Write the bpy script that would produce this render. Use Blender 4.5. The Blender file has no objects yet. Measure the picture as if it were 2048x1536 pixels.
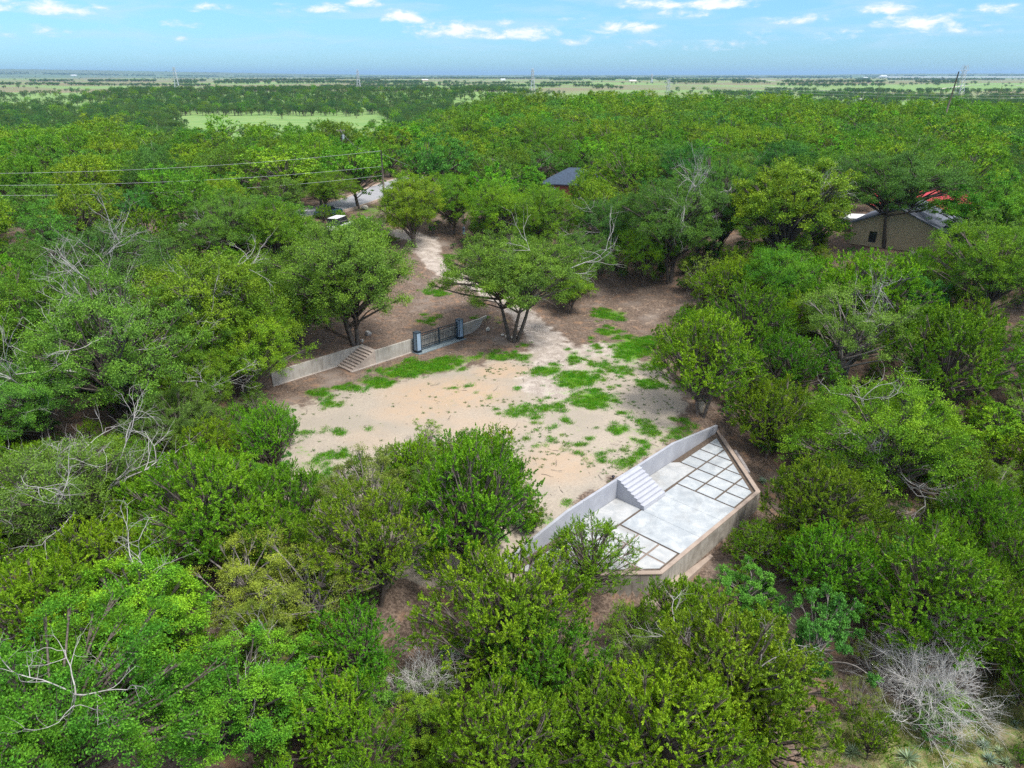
import bpy, bmesh, math, random
import numpy as np
from mathutils import Vector, Matrix
SC = bpy.context.scene
R_ = math.radians
# ------------------------------------------------------------------ camera
CAMH, FPX, PITCH = 26.0, 1420.0, math.atan(618/1420)
cd = bpy.data.cameras.new("camera"); cam = bpy.data.objects.new("camera", cd)
SC.collection.objects.link(cam); SC.camera = cam
cam.location = (0, 0, CAMH); cam.rotation_euler = (math.pi/2 - PITCH, 0, 0)
cd.sensor_fit = 'HORIZONTAL'; cd.sensor_width = 36; cd.lens = 36*FPX/2048
cd.clip_start = 0.5; cd.clip_end = 120000
# ------------------------------------------------------------------ light
SUN_TO = Vector((0.55, -0.38, 1.15)).normalized()
SUN_EL = math.asin(SUN_TO.z); SUN_AZ = math.atan2(SUN_TO.x, SUN_TO.y)
sd = bpy.data.lights.new("sun", 'SUN'); sun = bpy.data.objects.new("sun", sd)
SC.collection.objects.link(sun); sun.rotation_euler = SUN_TO.to_track_quat('Z', 'Y').to_euler()
sd.energy = 2.9; sd.angle = R_(14); sd.color = (1.0, 0.96, 0.9)
world = bpy.data.worlds.new("World"); SC.world = world; world.use_nodes = True
SKY_STRENGTH = 0.11
SC.view_settings.view_transform = 'Standard'; SC.view_settings.look = 'None'
SC.view_settings.gamma = 1; SC.view_settings.exposure = 0.86; SC.view_settings.use_curve_mapping = False
SC.render.engine = 'CYCLES'
cy = SC.cycles
cy.max_bounces = 4; cy.diffuse_bounces = 2; cy.transmission_bounces = 2; cy.transparent_max_bounces = 4
cy.use_denoising = False; cy.volume_bounces = 0; cy.caustics_reflective = False; cy.caustics_refractive = False

class NT:
    """tiny node helper"""
    def __init__(s, nt): s.nt = nt; s.N = nt.nodes; s.L = nt.links
    def n(s, typ, ins=None, **kw):
        nd = s.N.new(typ)
        for k, v in kw.items(): setattr(nd, k, v)
        for k, v in (ins or {}).items(): s.set(nd.inputs[k], v)
        return nd
    def set(s, sock, v):
        if isinstance(v, bpy.types.NodeSocket): s.L.new(v, sock)
        elif isinstance(v, bpy.types.Node): s.L.new(v.outputs[0], sock)
        else:
            try: sock.default_value = v
            except Exception: sock.default_value = (*v, 1)
    def m(s, op, a, b=0.0, c=0.0, clamp=False):
        return s.n('ShaderNodeMath', {0: a, 1: b, 2: c}, operation=op, use_clamp=clamp).outputs[0]
    def mix(s, f, a, b, blend='MIX'):
        nd = s.n('ShaderNodeMix', data_type='RGBA', blend_type=blend)
        s.set(nd.inputs[0], f); s.set(nd.inputs[6], a); s.set(nd.inputs[7], b); return nd.outputs[2]
    def ss(s, x, a, b):
        nd = s.n('ShaderNodeMapRange', {0: x, 1: a, 2: b, 3: 0.0, 4: 1.0}, interpolation_type='SMOOTHSTEP'); return nd.outputs[0]
    def noise(s, vec, scale, detail=3, rough=.55, dist=0):
        nd = s.n('ShaderNodeTexNoise', {'Scale': scale, 'Detail': detail, 'Roughness': rough, 'Distortion': dist})
        if vec is not None: s.L.new(vec, nd.inputs['Vector'])
        return nd.outputs['Fac']

def ridge(t): return 205-32*sst((t+.52)/.04)+165*sst((t+.19)/.16)-70*sst((t-.33)/.15)
def build_sky():
    t = NT(world.node_tree); t.N.clear()
    sky = t.n('ShaderNodeTexSky', sky_type='NISHITA', sun_disc=False, sun_elevation=SUN_EL, sun_rotation=SUN_AZ,
              altitude=200, air_density=1.0, dust_density=0.6, ozone_density=1.6)
    tc = t.n('ShaderNodeTexCoord'); sep = t.n('ShaderNodeSeparateXYZ', {0: tc.outputs['Generated']})
    x, y, z = sep.outputs
    az = t.m('ARCTAN2', x, y); el = t.m('ARCSINE', z)
    hyp = t.ss(el, 0.0, 0.5)
    base = t.mix(1.0, sky.outputs[0], t.mix(hyp, (0.38, 0.66, 0.97, 1), (0.8, 0.95, 1.1, 1)), 'MULTIPLY')
    # clouds: small fair-weather cumulus low over the horizon, laid out by compass direction
    cl = [(80,18,75,13,.9),(200,62,30,8,.35),(360,52,30,8,.6),(395,18,30,8,.7),(440,18,20,7,.5),(658,20,38,10,.9),(728,8,30,9,1),
          (812,38,40,15,1.1),(905,65,75,16,1.0),(980,72,60,10,.6),(1065,70,60,15,1.1),(1015,50,24,7,.5),(1165,85,45,10,.55),(1245,58,55,13,.9),(1300,10,60,12,.7),
          (1430,10,70,12,1.0),(1365,30,50,8,.7),(1440,93,60,9,.5),(1515,70,30,8,.5),(1560,42,30,7,.45),(1620,40,35,9,.6),(1670,75,60,10,.3),
          (1770,20,40,10,.9),(1850,48,65,15,1.0),(1900,60,60,12,.5),(1980,18,45,9,.75),(1310,90,60,8,.35),(560,18,26,7,.3),(1140,40,20,5,.3),(345,80,18,5,.35),(70,65,60,8,.25)]
    vec = t.n('ShaderNodeCombineXYZ', {0: t.m('MULTIPLY', az, 30.0), 1: t.m('MULTIPLY', el, 75.0), 2: 3.0}).outputs[0]
    n1 = t.noise(vec, 1.3, 6, .62, .3)
    vec2 = t.n('ShaderNodeCombineXYZ', {0: t.m('MULTIPLY', az, 6.0), 1: t.m('MULTIPLY', el, 40.0), 2: 7.0}).outputs[0]
    n2 = t.noise(vec2, 1.6, 5, .6, .4)
    acc = None
    for (px, py, w, h, s) in cl:
        a = math.atan((px-1024)/FPX/math.cos(0)); 
        dx, dy = (px-1024)/FPX, -(py-768)/FPX
        d = Vector((dx, math.cos(PITCH)+dy*math.sin(PITCH), -math.sin(PITCH)+dy*math.cos(PITCH)))
        A = math.atan2(d.x, d.y); E_ = math.asin(d.normalized().z); k = 1.3/FPX
        ex = t.m('MULTIPLY', t.m('SUBTRACT', az, A), 1/(w*k)); dl = t.m('SUBTRACT', el, E_)
        ey = t.m('MULTIPLY', dl, 1/(h*k))
        ey = t.m('MULTIPLY', ey, t.m('ADD', 1.0, t.m('MULTIPLY', t.m('LESS_THAN', dl, 0.0), 0.7)))
        q = t.m('ADD', t.m('MULTIPLY', ex, ex), t.m('MULTIPLY', ey, ey))
        b = t.m('MULTIPLY', t.m('SUBTRACT', 1.0, q), s)
        acc = b if acc is None else t.m('MAXIMUM', acc, b)
    acc = t.m('MAXIMUM', acc, -1.0)
    body = t.ss(t.m('ADD', acc, t.m('MULTIPLY', t.m('SUBTRACT', n1, 0.5), 3.4)), 0.0, 1.35)
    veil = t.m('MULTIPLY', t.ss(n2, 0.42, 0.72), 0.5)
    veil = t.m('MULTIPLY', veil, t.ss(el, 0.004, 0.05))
    over = t.m('MULTIPLY', t.ss(el, .16, .5), t.m('ADD', .22, t.m('MULTIPLY', t.ss(n2, .35, .65), .5)))  # unseen cloud whiteness high overhead, added to brighten the ambient fill light
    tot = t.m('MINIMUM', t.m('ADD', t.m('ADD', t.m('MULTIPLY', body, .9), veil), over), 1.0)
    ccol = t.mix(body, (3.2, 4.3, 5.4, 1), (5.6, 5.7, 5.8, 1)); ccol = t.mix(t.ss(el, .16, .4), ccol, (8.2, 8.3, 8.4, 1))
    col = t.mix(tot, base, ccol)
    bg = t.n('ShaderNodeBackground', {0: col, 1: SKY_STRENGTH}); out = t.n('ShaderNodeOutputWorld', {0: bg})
build_sky()

# ------------------------------------------------------------------ frame helpers
ORG = np.array([7.40, 42.97]); ANG = math.radians(46)
UX = np.array([math.cos(ANG), math.sin(ANG)]); VX = np.array([UX[1], -UX[0]])
def uv2(u, v): return ORG[0]+u*UX[0]+v*VX[0], ORG[1]+u*UX[1]+v*VX[1]
def P3(u, v, z): x, y = uv2(u, v); return (float(x), float(y), float(z))
def to_uv(x, y): dx = x-ORG[0]; dy = y-ORG[1]; return dx*UX[0]+dy*UX[1], dx*VX[0]+dy*VX[1]
def sst(t): t = np.clip(t, 0, 1); return t*t*(3-2*t)
CP, SP = math.cos(PITCH), math.sin(PITCH)
def project(x, y, z):
    zz = z-CAMH; w = y*CP-zz*SP; up = y*SP+zz*CP
    w = np.where(w > .1, w, .1)
    return 1024+FPX*x/w, 768-FPX*up/w
def vnoise(x, y, s, seed=0):
    x = np.asarray(x)/s+seed*17.3; y = np.asarray(y)/s+seed*9.1
    xi = np.floor(x); yi = np.floor(y); fx = x-xi; fy = y-yi
    h = lambda a, b: np.modf(np.abs(np.sin(a*127.1+b*311.7+seed*3.3)*43758.5453))[0]
    fx = fx*fx*(3-2*fx); fy = fy*fy*(3-2*fy)
    return (h(xi, yi)*(1-fx)+h(xi+1, yi)*fx)*(1-fy)+(h(xi, yi+1)*(1-fx)+h(xi+1, yi+1)*fx)*fy
PATIO = [(14.35, -.12), (7.72, 7.05), (-4.95, 7.05), (-12.1, -.12)]
def in_poly(px, py, poly):
    px = np.asarray(px, float); py = np.asarray(py, float); c = np.zeros(px.shape, bool); n = len(poly)
    for i in range(n):
        x1, y1 = poly[i]; x2, y2 = poly[(i+1) % n]
        if y1 == y2: continue
        c ^= ((y1 > py) != (y2 > py)) & (px < (x2-x1)*(py-y1)/(y2-y1)+x1)
    return c
def terrain(x, y):
    x = np.asarray(x, float); y = np.asarray(y, float); u, v = to_uv(x, y)
    # slope up behind the gate wall
    vw = np.where(u < 1.2, -32.35, -30.15)
    st = (v < vw)*1.33 + np.where(v < vw, 4.9*sst((vw-v)/46), 0)
    ramp = 1.33*sst((-25-v)/9)+4.9*sst((-31-v)/46)
    k = sst((u-13.5)/4); kl = sst((-9-u)/3)
    a = st*(1-np.maximum(k, kl))+ramp*np.maximum(k, kl)
    b = 5.6*sst((u-26)/42)
    z = a+b*(1-a/6.3)
    damp = 1-sst((u-24)/30)
    fall = -3.35*sst((v+4)/11)-.10*np.clip(v-7, 0, 60)
    lift = 1-sst((np.abs(u-1.1)-6.2)/6.8)
    fb = np.where(v < -.1, fall*(1-lift)+(-.07)*lift*np.minimum(1, np.abs(fall)*99), fall)
    z = z+fb*damp
    z = np.where(in_poly(u, v, PATIO), -2.05, z)
    z = z+(vnoise(x, y, 9, 1)-.5)*.35*np.clip(np.minimum(np.abs(v+31)/6, 1), 0, 1)*sst((np.abs(v)-1)/6)*np.clip(sst((-v-2)/5)+sst((v-9)/6), 0, 1)
    # beyond the near woods
    yy = np.maximum(y, 1.0); t = x/yy
    up = 3.6*sst((y-120)/150)*sst((t+.1)/.12); z = z+up
    vall = (-10-up)*sst((y-ridge(t)-5)/120)
    z = z+vall*np.where(y > 60, 1, 0)
    hill = 9.5*sst((y-640)/280)*(1-sst((y-980)/450))*sst((t+.62)/.12)*(1-sst((t+.02)/.1))
    z = z+hill+4.0*sst((y-1300)/1500)
    z = z+6*(vnoise(x, y, 700, 4)-.5)*sst((y-900)/1500)
    dist = np.hypot(x, y)
    far = sst((dist-9000)/6000)*(1-sst((dist-17000)/6000))
    z = z+far*(20+85*sst((-.12-t)/.5)+18*(vnoise(x, y, 1500, 6)-.3)+22*sst((t-.3)/.3))
    return z
def tz(x, y): return float(terrain(np.array([x]), np.array([y]))[0])
def unproj(px, py, h=0.0, dmax=1500):
    """ground point seen at a photo pixel (h metres above the ground)"""
    d = Vector(((px-1024)/FPX, CP-(py-768)/FPX*SP, -SP-(py-768)/FPX*CP))
    ts = np.concatenate([np.linspace(10, 300, 1200), np.geomspace(300.5, 60000, 800)])
    X = d.x*ts; Y = d.y*ts; Z = CAMH+d.z*ts
    f = Z-terrain(X, Y)-h
    i = np.argmax(f < 0)
    if i == 0: i = 1
    a = f[i-1]/(f[i-1]-f[i]+1e-9); t = ts[i-1]+(ts[i]-ts[i-1])*a
    return d.x*t, d.y*t

# ------------------------------------------------------------------ object helpers
def tag(o, label=None, cat=None, group=None, kind=None):
    if label: o['label'] = label
    if cat: o['category'] = cat
    if group: o['group'] = group
    if kind: o['kind'] = kind
    return o
def empty(name, loc, rz=0, sc=1):
    o = bpy.data.objects.new(name, None); SC.collection.objects.link(o); o.location = loc
    o.rotation_euler = (0, 0, rz); o.scale = (sc, sc, sc); o.empty_display_size = .3; return o
class MB:
    """collects shapes, links them as one mesh object"""
    def __init__(s): s.v = []; s.f = []; s.m = []; s.n = 0
    def add(s, v, f, mi=0):
        s.v += [tuple(p) for p in v]; s.f += [tuple(i+s.n for i in q) for q in f]; s.m += [mi]*len(f); s.n += len(v)
    def box(s, c, d, rz=0, mi=0, bev=0):
        hx, hy, hz = d[0]/2, d[1]/2, d[2]/2; cr, sr = math.cos(rz), math.sin(rz)
        V = []
        for z in (-hz, hz):
            for x, y in ((-hx, -hy), (hx, -hy), (hx, hy), (-hx, hy)):
                V.append((c[0]+x*cr-y*sr, c[1]+x*sr+y*cr, c[2]+z))
        s.add(V, [(3, 2, 1, 0), (4, 5, 6, 7), (0, 1, 5, 4), (1, 2, 6, 5), (2, 3, 7, 6), (3, 0, 4, 7)], mi)
    def prism(s, poly, z0, z1, mi=0):
        """poly: list of xy, or z0/z1 lists"""
        n = len(poly); a = sum(poly[i][0]*poly[(i+1) % n][1]-poly[(i+1) % n][0]*poly[i][1] for i in range(n))
        if a < 0: poly = poly[::-1]; z0 = z0[::-1] if hasattr(z0, '__len__') else z0; z1 = z1[::-1] if hasattr(z1, '__len__') else z1
        Z0 = z0 if hasattr(z0, '__len__') else [z0]*n; Z1 = z1 if hasattr(z1, '__len__') else [z1]*n
        V = [(p[0], p[1], a_) for p, a_ in zip(poly, Z0)]+[(p[0], p[1], b_) for p, b_ in zip(poly, Z1)]
        s.add(V, [tuple(range(n-1, -1, -1)), tuple(range(n, 2*n))]+[(i, (i+1) % n, n+(i+1) % n, n+i) for i in range(n)], mi)
    def tube(s, pts, rad, k=5, mi=0, cap=True):
        pts = [np.array(p, float) for p in pts]; n = len(pts); V = []; F = []
        if not hasattr(rad, '__len__'): rad = [rad]*n
        for i, p in enumerate(pts):
            d = pts[min(i+1, n-1)]-pts[max(i-1, 0)]; d = d/(np.linalg.norm(d)+1e-9)
            r = np.array([0, 0, 1.]) if abs(d[2]) < .9 else np.array([1., 0, 0])
            a = np.cross(d, r); a /= np.linalg.norm(a); b = np.cross(d, a)
            for j in range(k):
                t = 2*math.pi*j/k; V.append(p+(a*math.cos(t)+b*math.sin(t))*rad[i])
        for i in range(n-1):
            for j in range(k):
                F.append((i*k+j, i*k+(j+1) % k, (i+1)*k+(j+1) % k, (i+1)*k+j))
        if cap: F += [tuple(range(k)), tuple((n-1)*k+j for j in range(k-1, -1, -1))]
        s.add(V, F, mi)
    def mesh(s, name, mats, smooth=False):
        me = bpy.data.meshes.new(name); me.from_pydata(s.v, [], s.f)
        for m in (mats if isinstance(mats, (list, tuple)) else [mats]): me.materials.append(m)
        me.polygons.foreach_set('material_index', s.m)
        if smooth: me.polygons.foreach_set('use_smooth', [True]*len(me.polygons))
        me.update(); return me
    def build(s, name, mats, parent=None, bevel=0, smooth=False, local=True):
        o = bpy.data.objects.new(name, s.mesh(name, mats, smooth)); SC.collection.objects.link(o)
        if parent is not None: o.parent = parent
        if bevel:
            b = o.modifiers.new('bevel', 'BEVEL'); b.width = bevel; b.segments = 2; b.limit_method = 'ANGLE'
        return o
def origin_to(o, p):
    """move a mesh's origin to p (world) keeping geometry in place"""
    o.data.transform(Matrix.Translation(-Vector(p))); o.location = p

# ------------------------------------------------------------------ materials
def newmat(name):
    m = bpy.data.materials.new(name); m.use_nodes = True; t = NT(m.node_tree); t.N.clear(); return m, t
def finish(t, col, rough=.85, bump=None, bs=.3, spec=.3, metal=0, dist=.02):
    b = t.n('ShaderNodeBsdfPrincipled', {'Base Color': col, 'Roughness': rough, 'Specular IOR Level': spec, 'Metallic': metal})
    if bump is not None:
        bn = t.n('ShaderNodeBump', {'Strength': bs, 'Distance': dist, 'Height': bump}); t.L.new(bn.outputs[0], b.inputs['Normal'])
    t.n('ShaderNodeOutputMaterial', {0: b})
def simple(name, c1, c2=None, scale=6, rough=.8, spec=.3, metal=0, bs=.2, det=5):
    m, t = newmat(name); tc = t.n('ShaderNodeTexCoord').outputs['Object']; nz = t.noise(tc, scale, det)
    c2 = c2 or tuple(x*.8 for x in c1)
    col = t.mix(t.ss(nz, .3, .7), (*c1, 1), (*c2, 1)); finish(t, col, rough, nz, bs, spec, metal); return m
def leafmat(name, a, b, c, trans=.35, hue=.05, brown=.0):
    """a..b leaf colours, c the colour of the newest growth; varies per leaf, per bough and per tree"""
    m, t = newmat(name)
    geo = t.n('ShaderNodeNewGeometry'); oi = t.n('ShaderNodeObjectInfo'); tc = t.n('ShaderNodeTexCoord').outputs['Object']
    isl = geo.outputs['Random Per Island']
    col = t.mix(isl, (*a, 1), (*b, 1))
    bough = t.ss(t.noise(tc, .55, 3, .6), .38, .66)
    col = t.mix(t.m('MULTIPLY', bough, .75), col, (*c, 1))
    if brown: col = t.mix(t.m('MULTIPLY', t.ss(t.noise(tc, 1.7, 3, .7), .66, .74), brown), col, (.22, .085, .02, 1))
    hs = t.n('ShaderNodeHueSaturation', {'Hue': t.m('ADD', .5-hue*.4, t.m('MULTIPLY', oi.outputs['Random'], hue)),
              'Saturation': 1.0, 'Value': t.m('ADD', .62, t.m('MULTIPLY', isl, .78)), 'Color': col}).outputs[0]
    rnd = t.m('FRACT', t.m('MULTIPLY', oi.outputs['Random'], 7.31))
    hs = t.mix(1.0, hs, t.n('ShaderNodeCombineColor', {0: t.m('ADD', .72, t.m('MULTIPLY', rnd, .50)), 1: t.m('ADD', .76, t.m('MULTIPLY', rnd, .40)), 2: .95}).outputs[0], 'MULTIPLY')
    d = t.n('ShaderNodeBsdfPrincipled', {'Base Color': hs, 'Roughness': .6, 'Specular IOR Level': .12})
    tr = t.n('ShaderNodeBsdfTranslucent', {'Color': t.mix(1.0, hs, (1.15, 1.2, .5, 1), 'MULTIPLY')})
    mx = t.n('ShaderNodeMixShader', {0: trans, 1: d, 2: tr}); t.n('ShaderNodeOutputMaterial', {0: mx}); return m
M = {}
M['juniper'] = leafmat('juniper_foliage', (.072, .18, .010), (.148, .30, .015), (.245, .40, .016), .25, brown=.7)
M['liveoak'] = leafmat('live_oak_foliage', (0.0504, 0.1344, 0.0224), (0.1176, 0.2408, 0.0403), (0.1568, 0.3248, 0.0314), .24)
M['broad'] = leafmat('bright_broadleaf_foliage', (.075, .19, .016), (.15, .32, .024), (.28, .44, .022), .26, brown=.3)
M['elm'] = leafmat('mid_green_foliage', (.068, .168, .015), (.14, .285, .022), (.24, .385, .020), .26, brown=.12)
M['teal'] = leafmat('blue_green_foliage', (.075, .19, .03), (.14, .30, .05), (.20, .39, .045), .26)
M['olive'] = leafmat('olive_foliage', (0.1344, 0.2128, 0.0280), (0.2128, 0.3024, 0.0504), (0.2688, 0.3696, 0.0448), .26, brown=.35)
M['farleaf'] = leafmat('dark_valley_foliage', (.050, .115, .030), (.085, .165, .040), (.10, .19, .04), .3)
M['bark_dark'] = simple('dark_bark', (.07, .052, .042), (.19, .16, .135), 9)
M['bark_grey'] = simple('grey_bark', (.12, .10, .083), (.06, .05, .042), 7)
M['deadwood'] = simple('bare_grey_wood', (.47, .445, .42), (.27, .25, .235), 5)
M['twigwood'] = simple('weathered_twig_wood', (.27, .24, .22), (.17, .145, .13), 5)

# ------------------------------------------------------------------ ground
PATH = [unproj(*p) for p in ((1105,770),(1120,735),(1110,700),(1080,665),(1040,625),(985,590),(925,560),(880,535),(855,505),(850,480),(800,465))]
PATHW = [3.6, 3.4, 2.7, 2.2, 1.8, 1.7, 1.7, 1.9, 2.1, 2.4, 2.2]
ROAD = [unproj(*p) for p in ((330,462),(470,446),(560,437),(640,425),(695,410),(745,392),(790,370),(850,352),(930,345))]
def polydist(x, y, pts, ws=None):
    best = np.full(x.shape, 1e9)
    for i in range(len(pts)-1):
        ax, ay = pts[i]; bx, by = pts[i+1]; L2 = (bx-ax)**2+(by-ay)**2
        t = np.clip(((x-ax)*(bx-ax)+(y-ay)*(by-ay))/L2, 0, 1)
        d = np.hypot(x-ax-t*(bx-ax), y-ay-t*(by-ay))
        if ws: d = d/(ws[i]+(ws[i+1]-ws[i])*t)
        best = np.minimum(best, d)
    return best
GRASS = [(640,792,34,11,1),(690,776,42,9,.9),(655,808,20,8,.8),(755,766,34,13,1.2),(800,746,52,13,1.2),(855,734,60,12,1.3),(905,722,48,11,1.2),(945,715,30,8,.9),(1003,712,36,10,1.1),(1042,716,20,8,1),(810,722,40,7,.5),
 (1090,740,34,9,1.1),(1150,758,44,17,1.3),(1182,800,44,17,1.2),(1100,815,28,9,.8),(1262,700,36,26,1.2),(1285,682,46,12,.9),(1222,664,32,9,.9),(1240,745,40,14,.7),(1302,770,32,8,1.1),(1212,630,34,10,1),(1143,716,18,16,.9),(1300,730,30,12,.6),(1200,700,50,22,.35),(1200,735,60,22,.55),(1150,790,80,30,.5),
 (1245,858,20,11,1.1),(1300,868,70,26,.55),(1345,862,40,20,.62),(1262,905,46,24,.42),(1240,930,18,9,.8),(1135,1006,18,7,1),(1088,1040,14,8,1),(1050,990,30,10,.5),(1250,820,60,18,.35),
 (640,930,60,36,.55),(600,905,34,18,.5),(655,965,50,28,.75),(615,870,40,10,.5),(700,905,30,20,.35),(730,780,30,8,.3),(690,860,60,14,.3),
 (1045,822,44,22,.5),(1000,795,50,34,.32),(1120,850,70,44,.35),(1060,870,40,30,.3),(1180,900,60,30,.3),(900,775,60,14,.25),(1000,960,60,40,.2),(870,585,26,6,.9),(860,640,40,12,.35),(740,420,26,10,.9),(780,415,30,14,.9),(905,512,30,6,.6),(1340,640,20,8,.4),(985,640,40,10,.4),(1050,690,20,5,.6)]
SANDP = [(560,812),(640,800),(700,772),(790,762),(900,740),(1000,722),(1070,700),(1150,690),(1230,700),(1330,740),(1370,800),(1330,900),(1232,955),(1140,1020),(1085,1065),(1070,1180),(900,1180),(700,1120),(560,1060)]
def masks(x, y, z):
    px, py = project(x, y, z); near = (y > 15) & (np.hypot(x, y) < 150)
    w1 = (vnoise(x, y, 2.3, 3)-.5)*26; w2 = (vnoise(x, y, 2.0, 5)-.5)*14
    def soft(poly, r):
        s = np.zeros(px.shape)
        for dx, dy in ((0,0),(r,0),(-r,0),(0,r*.5),(0,-r*.5),(r*.6,r*.3),(-r*.6,r*.3),(r*.6,-r*.3),(-r*.6,-r*.3)): s += in_poly(px+w1+dx, py+w2+dy, poly)
        return s/9*near
    sand = soft(SANDP, 26)
    sand = np.maximum(sand, .3*soft([(1290,580),(1370,590),(1340,640),(1250,660),(1180,655),(1150,640)], 20))
    org = np.zeros(px.shape)
    for cx, cy_, rx, ry, s in ((900,790,150,36,1),(830,825,100,26,.8),(1000,745,70,18,1),(1110,930,90,45,.8),(960,850,110,30,.5),(1190,640,60,10,.6),(740,880,60,30,.3)):
        org = np.maximum(org, s*np.clip(1.2-((px+w1-cx)/rx)**2-((py+w2-cy_)/ry)**2, 0, 1))
    gr = np.zeros(px.shape)
    for cx, cy_, rx, ry, s in GRASS:
        if cx < 1050 and 700 < cy_ < 800: ry = ry*.72; s = s*.92
        gr = np.maximum(gr, s*np.exp(-.85*(((px+w1*.7-cx)/rx)**2+((py+w2*.5-cy_)/ry)**2)))
    gravel = np.clip(1.5-polydist(x, y, PATH, PATHW)*1.1+(vnoise(x, y, 1.2, 8)-.5)*.5, 0, 1)*near
    gravel = np.maximum(gravel, near*np.clip(1.2-((px+w1-1200)/95)**2-((py+w2-700)/22)**2, 0, 1)*.9)
    return sand, org*near, gr*near, gravel
ground_v = None
def axis(lo, hi, step, extra, far=45000, g=1.09):
    a = list(np.arange(lo, hi+1e-6, step)); s = step; x = lo
    L = []
    while x > -far: s = s*g; x -= s; L.append(x)
    s = step; x = hi; Rr = []
    while x < far: s = s*g; x += s; Rr.append(x)
    arr = sorted(set([round(t, 3) for t in L[::-1]+a+Rr]+extra))
    ex = set(extra); out = [t for t in arr if t in ex or all(abs(t-e) > step*.35 for e in ex)]
    return np.array(out)
def build_ground():
    us = axis(-42, 62, .36, [1.18, 1.22]); vs = axis(-62, 36, .36, [-.22, -.04, -32.45, -32.25, -30.25, -30.05])
    Ug, Vg = np.meshgrid(us, vs, indexing='ij'); X = ORG[0]+Ug*UX[0]+Vg*VX[0]; Y = ORG[1]+Ug*UX[1]+Vg*VX[1]
    Z = terrain(X.ravel(), Y.ravel()); X = X.ravel(); Y = Y.ravel(); nu, nv = len(us), len(vs)
    co = np.stack([X, Y, Z], 1).astype(np.float32)
    i = np.arange(nu-1)[:, None]*nv+np.arange(nv-1)[None]; i = i.ravel()
    q = np.stack([i, i+1, i+1+nv, i+nv], 1)[:, ::-1]
    # keep what a drone near this one could see
    cx = X[i]; cyy = Y[i]; keep = (cyy > -60)
    q = q[keep]
    me = bpy.data.meshes.new('ground'); me.vertices.add(len(co)); me.vertices.foreach_set('co', co.ravel())
    me.loops.add(q.size); me.loops.foreach_set('vertex_index', q.ravel().astype(np.int32))
    me.polygons.add(len(q)); me.polygons.foreach_set('loop_start', np.arange(0, q.size, 4, dtype=np.int32))
    me.polygons.foreach_set('use_smooth', np.ones(len(q), bool)); me.update(calc_edges=True)
    sand, org, gr, gravel = masks(X, Y, Z)
    a = me.color_attributes.new('mask_near', 'FLOAT_COLOR', 'POINT'); a.data.foreach_set('color', np.stack([sand, org, gr, gravel], 1).astype(np.float32).ravel())
    px, py = project(X, Y, Z); D = np.hypot(X, Y); t = X/np.maximum(Y, 1)
    n1 = vnoise(X, Y*2.2, 420, 11); n2 = vnoise(X, Y*2, 900, 12)
    green = sst((D-420)/60)*(1-sst((D-1300)/500))
    tan = sst((D-900)/900)*sst((n1-.25)/.25)
    wood = 1-sst((D-230)/220)
    dk = sst((D-6000)/4000)
    b = me.color_attributes.new('mask_far', 'FLOAT_COLOR', 'POINT'); b.data.foreach_set('color', np.stack([green, tan, wood, dk], 1).astype(np.float32).ravel())
    mw = np.zeros(len(X))
    for cx_, cy_, rx, ry in ((1850,1480,260,70),(1960,1290,60,40),(2010,1420,70,60),(1700,1480,70,40)): mw = np.maximum(mw, np.clip(1.3-((px-cx_)/rx)**2-((py-cy_)/ry)**2, 0, 1)*(np.hypot(X, Y) < 60))
    am = me.attributes.new('meadow', 'FLOAT', 'POINT'); am.data.foreach_set('value', mw.astype(np.float32))
    o = bpy.data.objects.new('ground', me); SC.collection.objects.link(o); tag(o, kind='structure')
    m, t = newmat('ground'); geo = t.n('ShaderNodeNewGeometry').outputs['Position']
    A = t.n('ShaderNodeAttribute', attribute_name='mask_near'); B = t.n('ShaderNodeAttribute', attribute_name='mask_far')
    sa = t.n('ShaderNodeSeparateColor', {0: A.outputs['Color']}); sb = t.n('ShaderNodeSeparateColor', {0: B.outputs['Color']})
    S, O_, G = sa.outputs; GV = A.outputs['Alpha']; GF, TF, W = sb.outputs; DK = B.outputs['Alpha']
    nf = t.noise(geo, 6.0, 6, .7); nm = t.noise(geo, 1.1, 5, .6); nl = t.noise(geo, .22, 4, .6); nff = t.noise(geo, 22, 3, .7)
    lit = t.mix(t.ss(nf, .36, .66), (.07, .05, .038, 1), (.22, .163, .125, 1))
    lit = t.mix(t.ss(nm, .5, .72), lit, (.25, .15, .095, 1)); lit = t.mix(t.m('MULTIPLY', t.ss(nff, .62, .72), .6), lit, (.42, .34, .27, 1))
    lit = t.mix(t.m('MULTIPLY', t.ss(nl, .5, .75), .75), lit, (.24, .20, .17, 1))
    snd = t.mix(t.ss(nf, .3, .7), (.29, .245, .195, 1), (.41, .35, .28, 1))
    snd = t.mix(t.m('MULTIPLY', t.ss(nl, .38, .62), .65), snd, (.29, .255, .21, 1))
    snd = t.mix(t.m('MULTIPLY', O_, t.ss(nm, .15, .6)), snd, (.40, .295, .205, 1))
    snd = t.mix(t.m('MULTIPLY', t.ss(t.noise(geo, 9, 4, .8), .60, .68), .7), snd, (.25, .18, .11, 1))
    snd = t.mix(t.m('MULTIPLY', t.ss(t.m('ADD', nf, t.m('MULTIPLY', nl, .5)), .86, .95), .6), snd, (.19, .20, .07, 1))
    vor = t.n('ShaderNodeTexVoronoi', {'Vector': geo, 'Scale': 9.0}, feature='F1').outputs['Distance']
    gvl = t.mix(t.ss(vor, .1, .6), (.48, .42, .36, 1), (.27, .225, .19, 1)); gvl = t.mix(t.ss(nm, .4, .7), gvl, (.46, .40, .35, 1))
    col = t.mix(t.ss(t.m('ADD', S, t.m('MULTIPLY', t.m('SUBTRACT', nm, .5), 1.3)), .32, .72), lit, snd)
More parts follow.
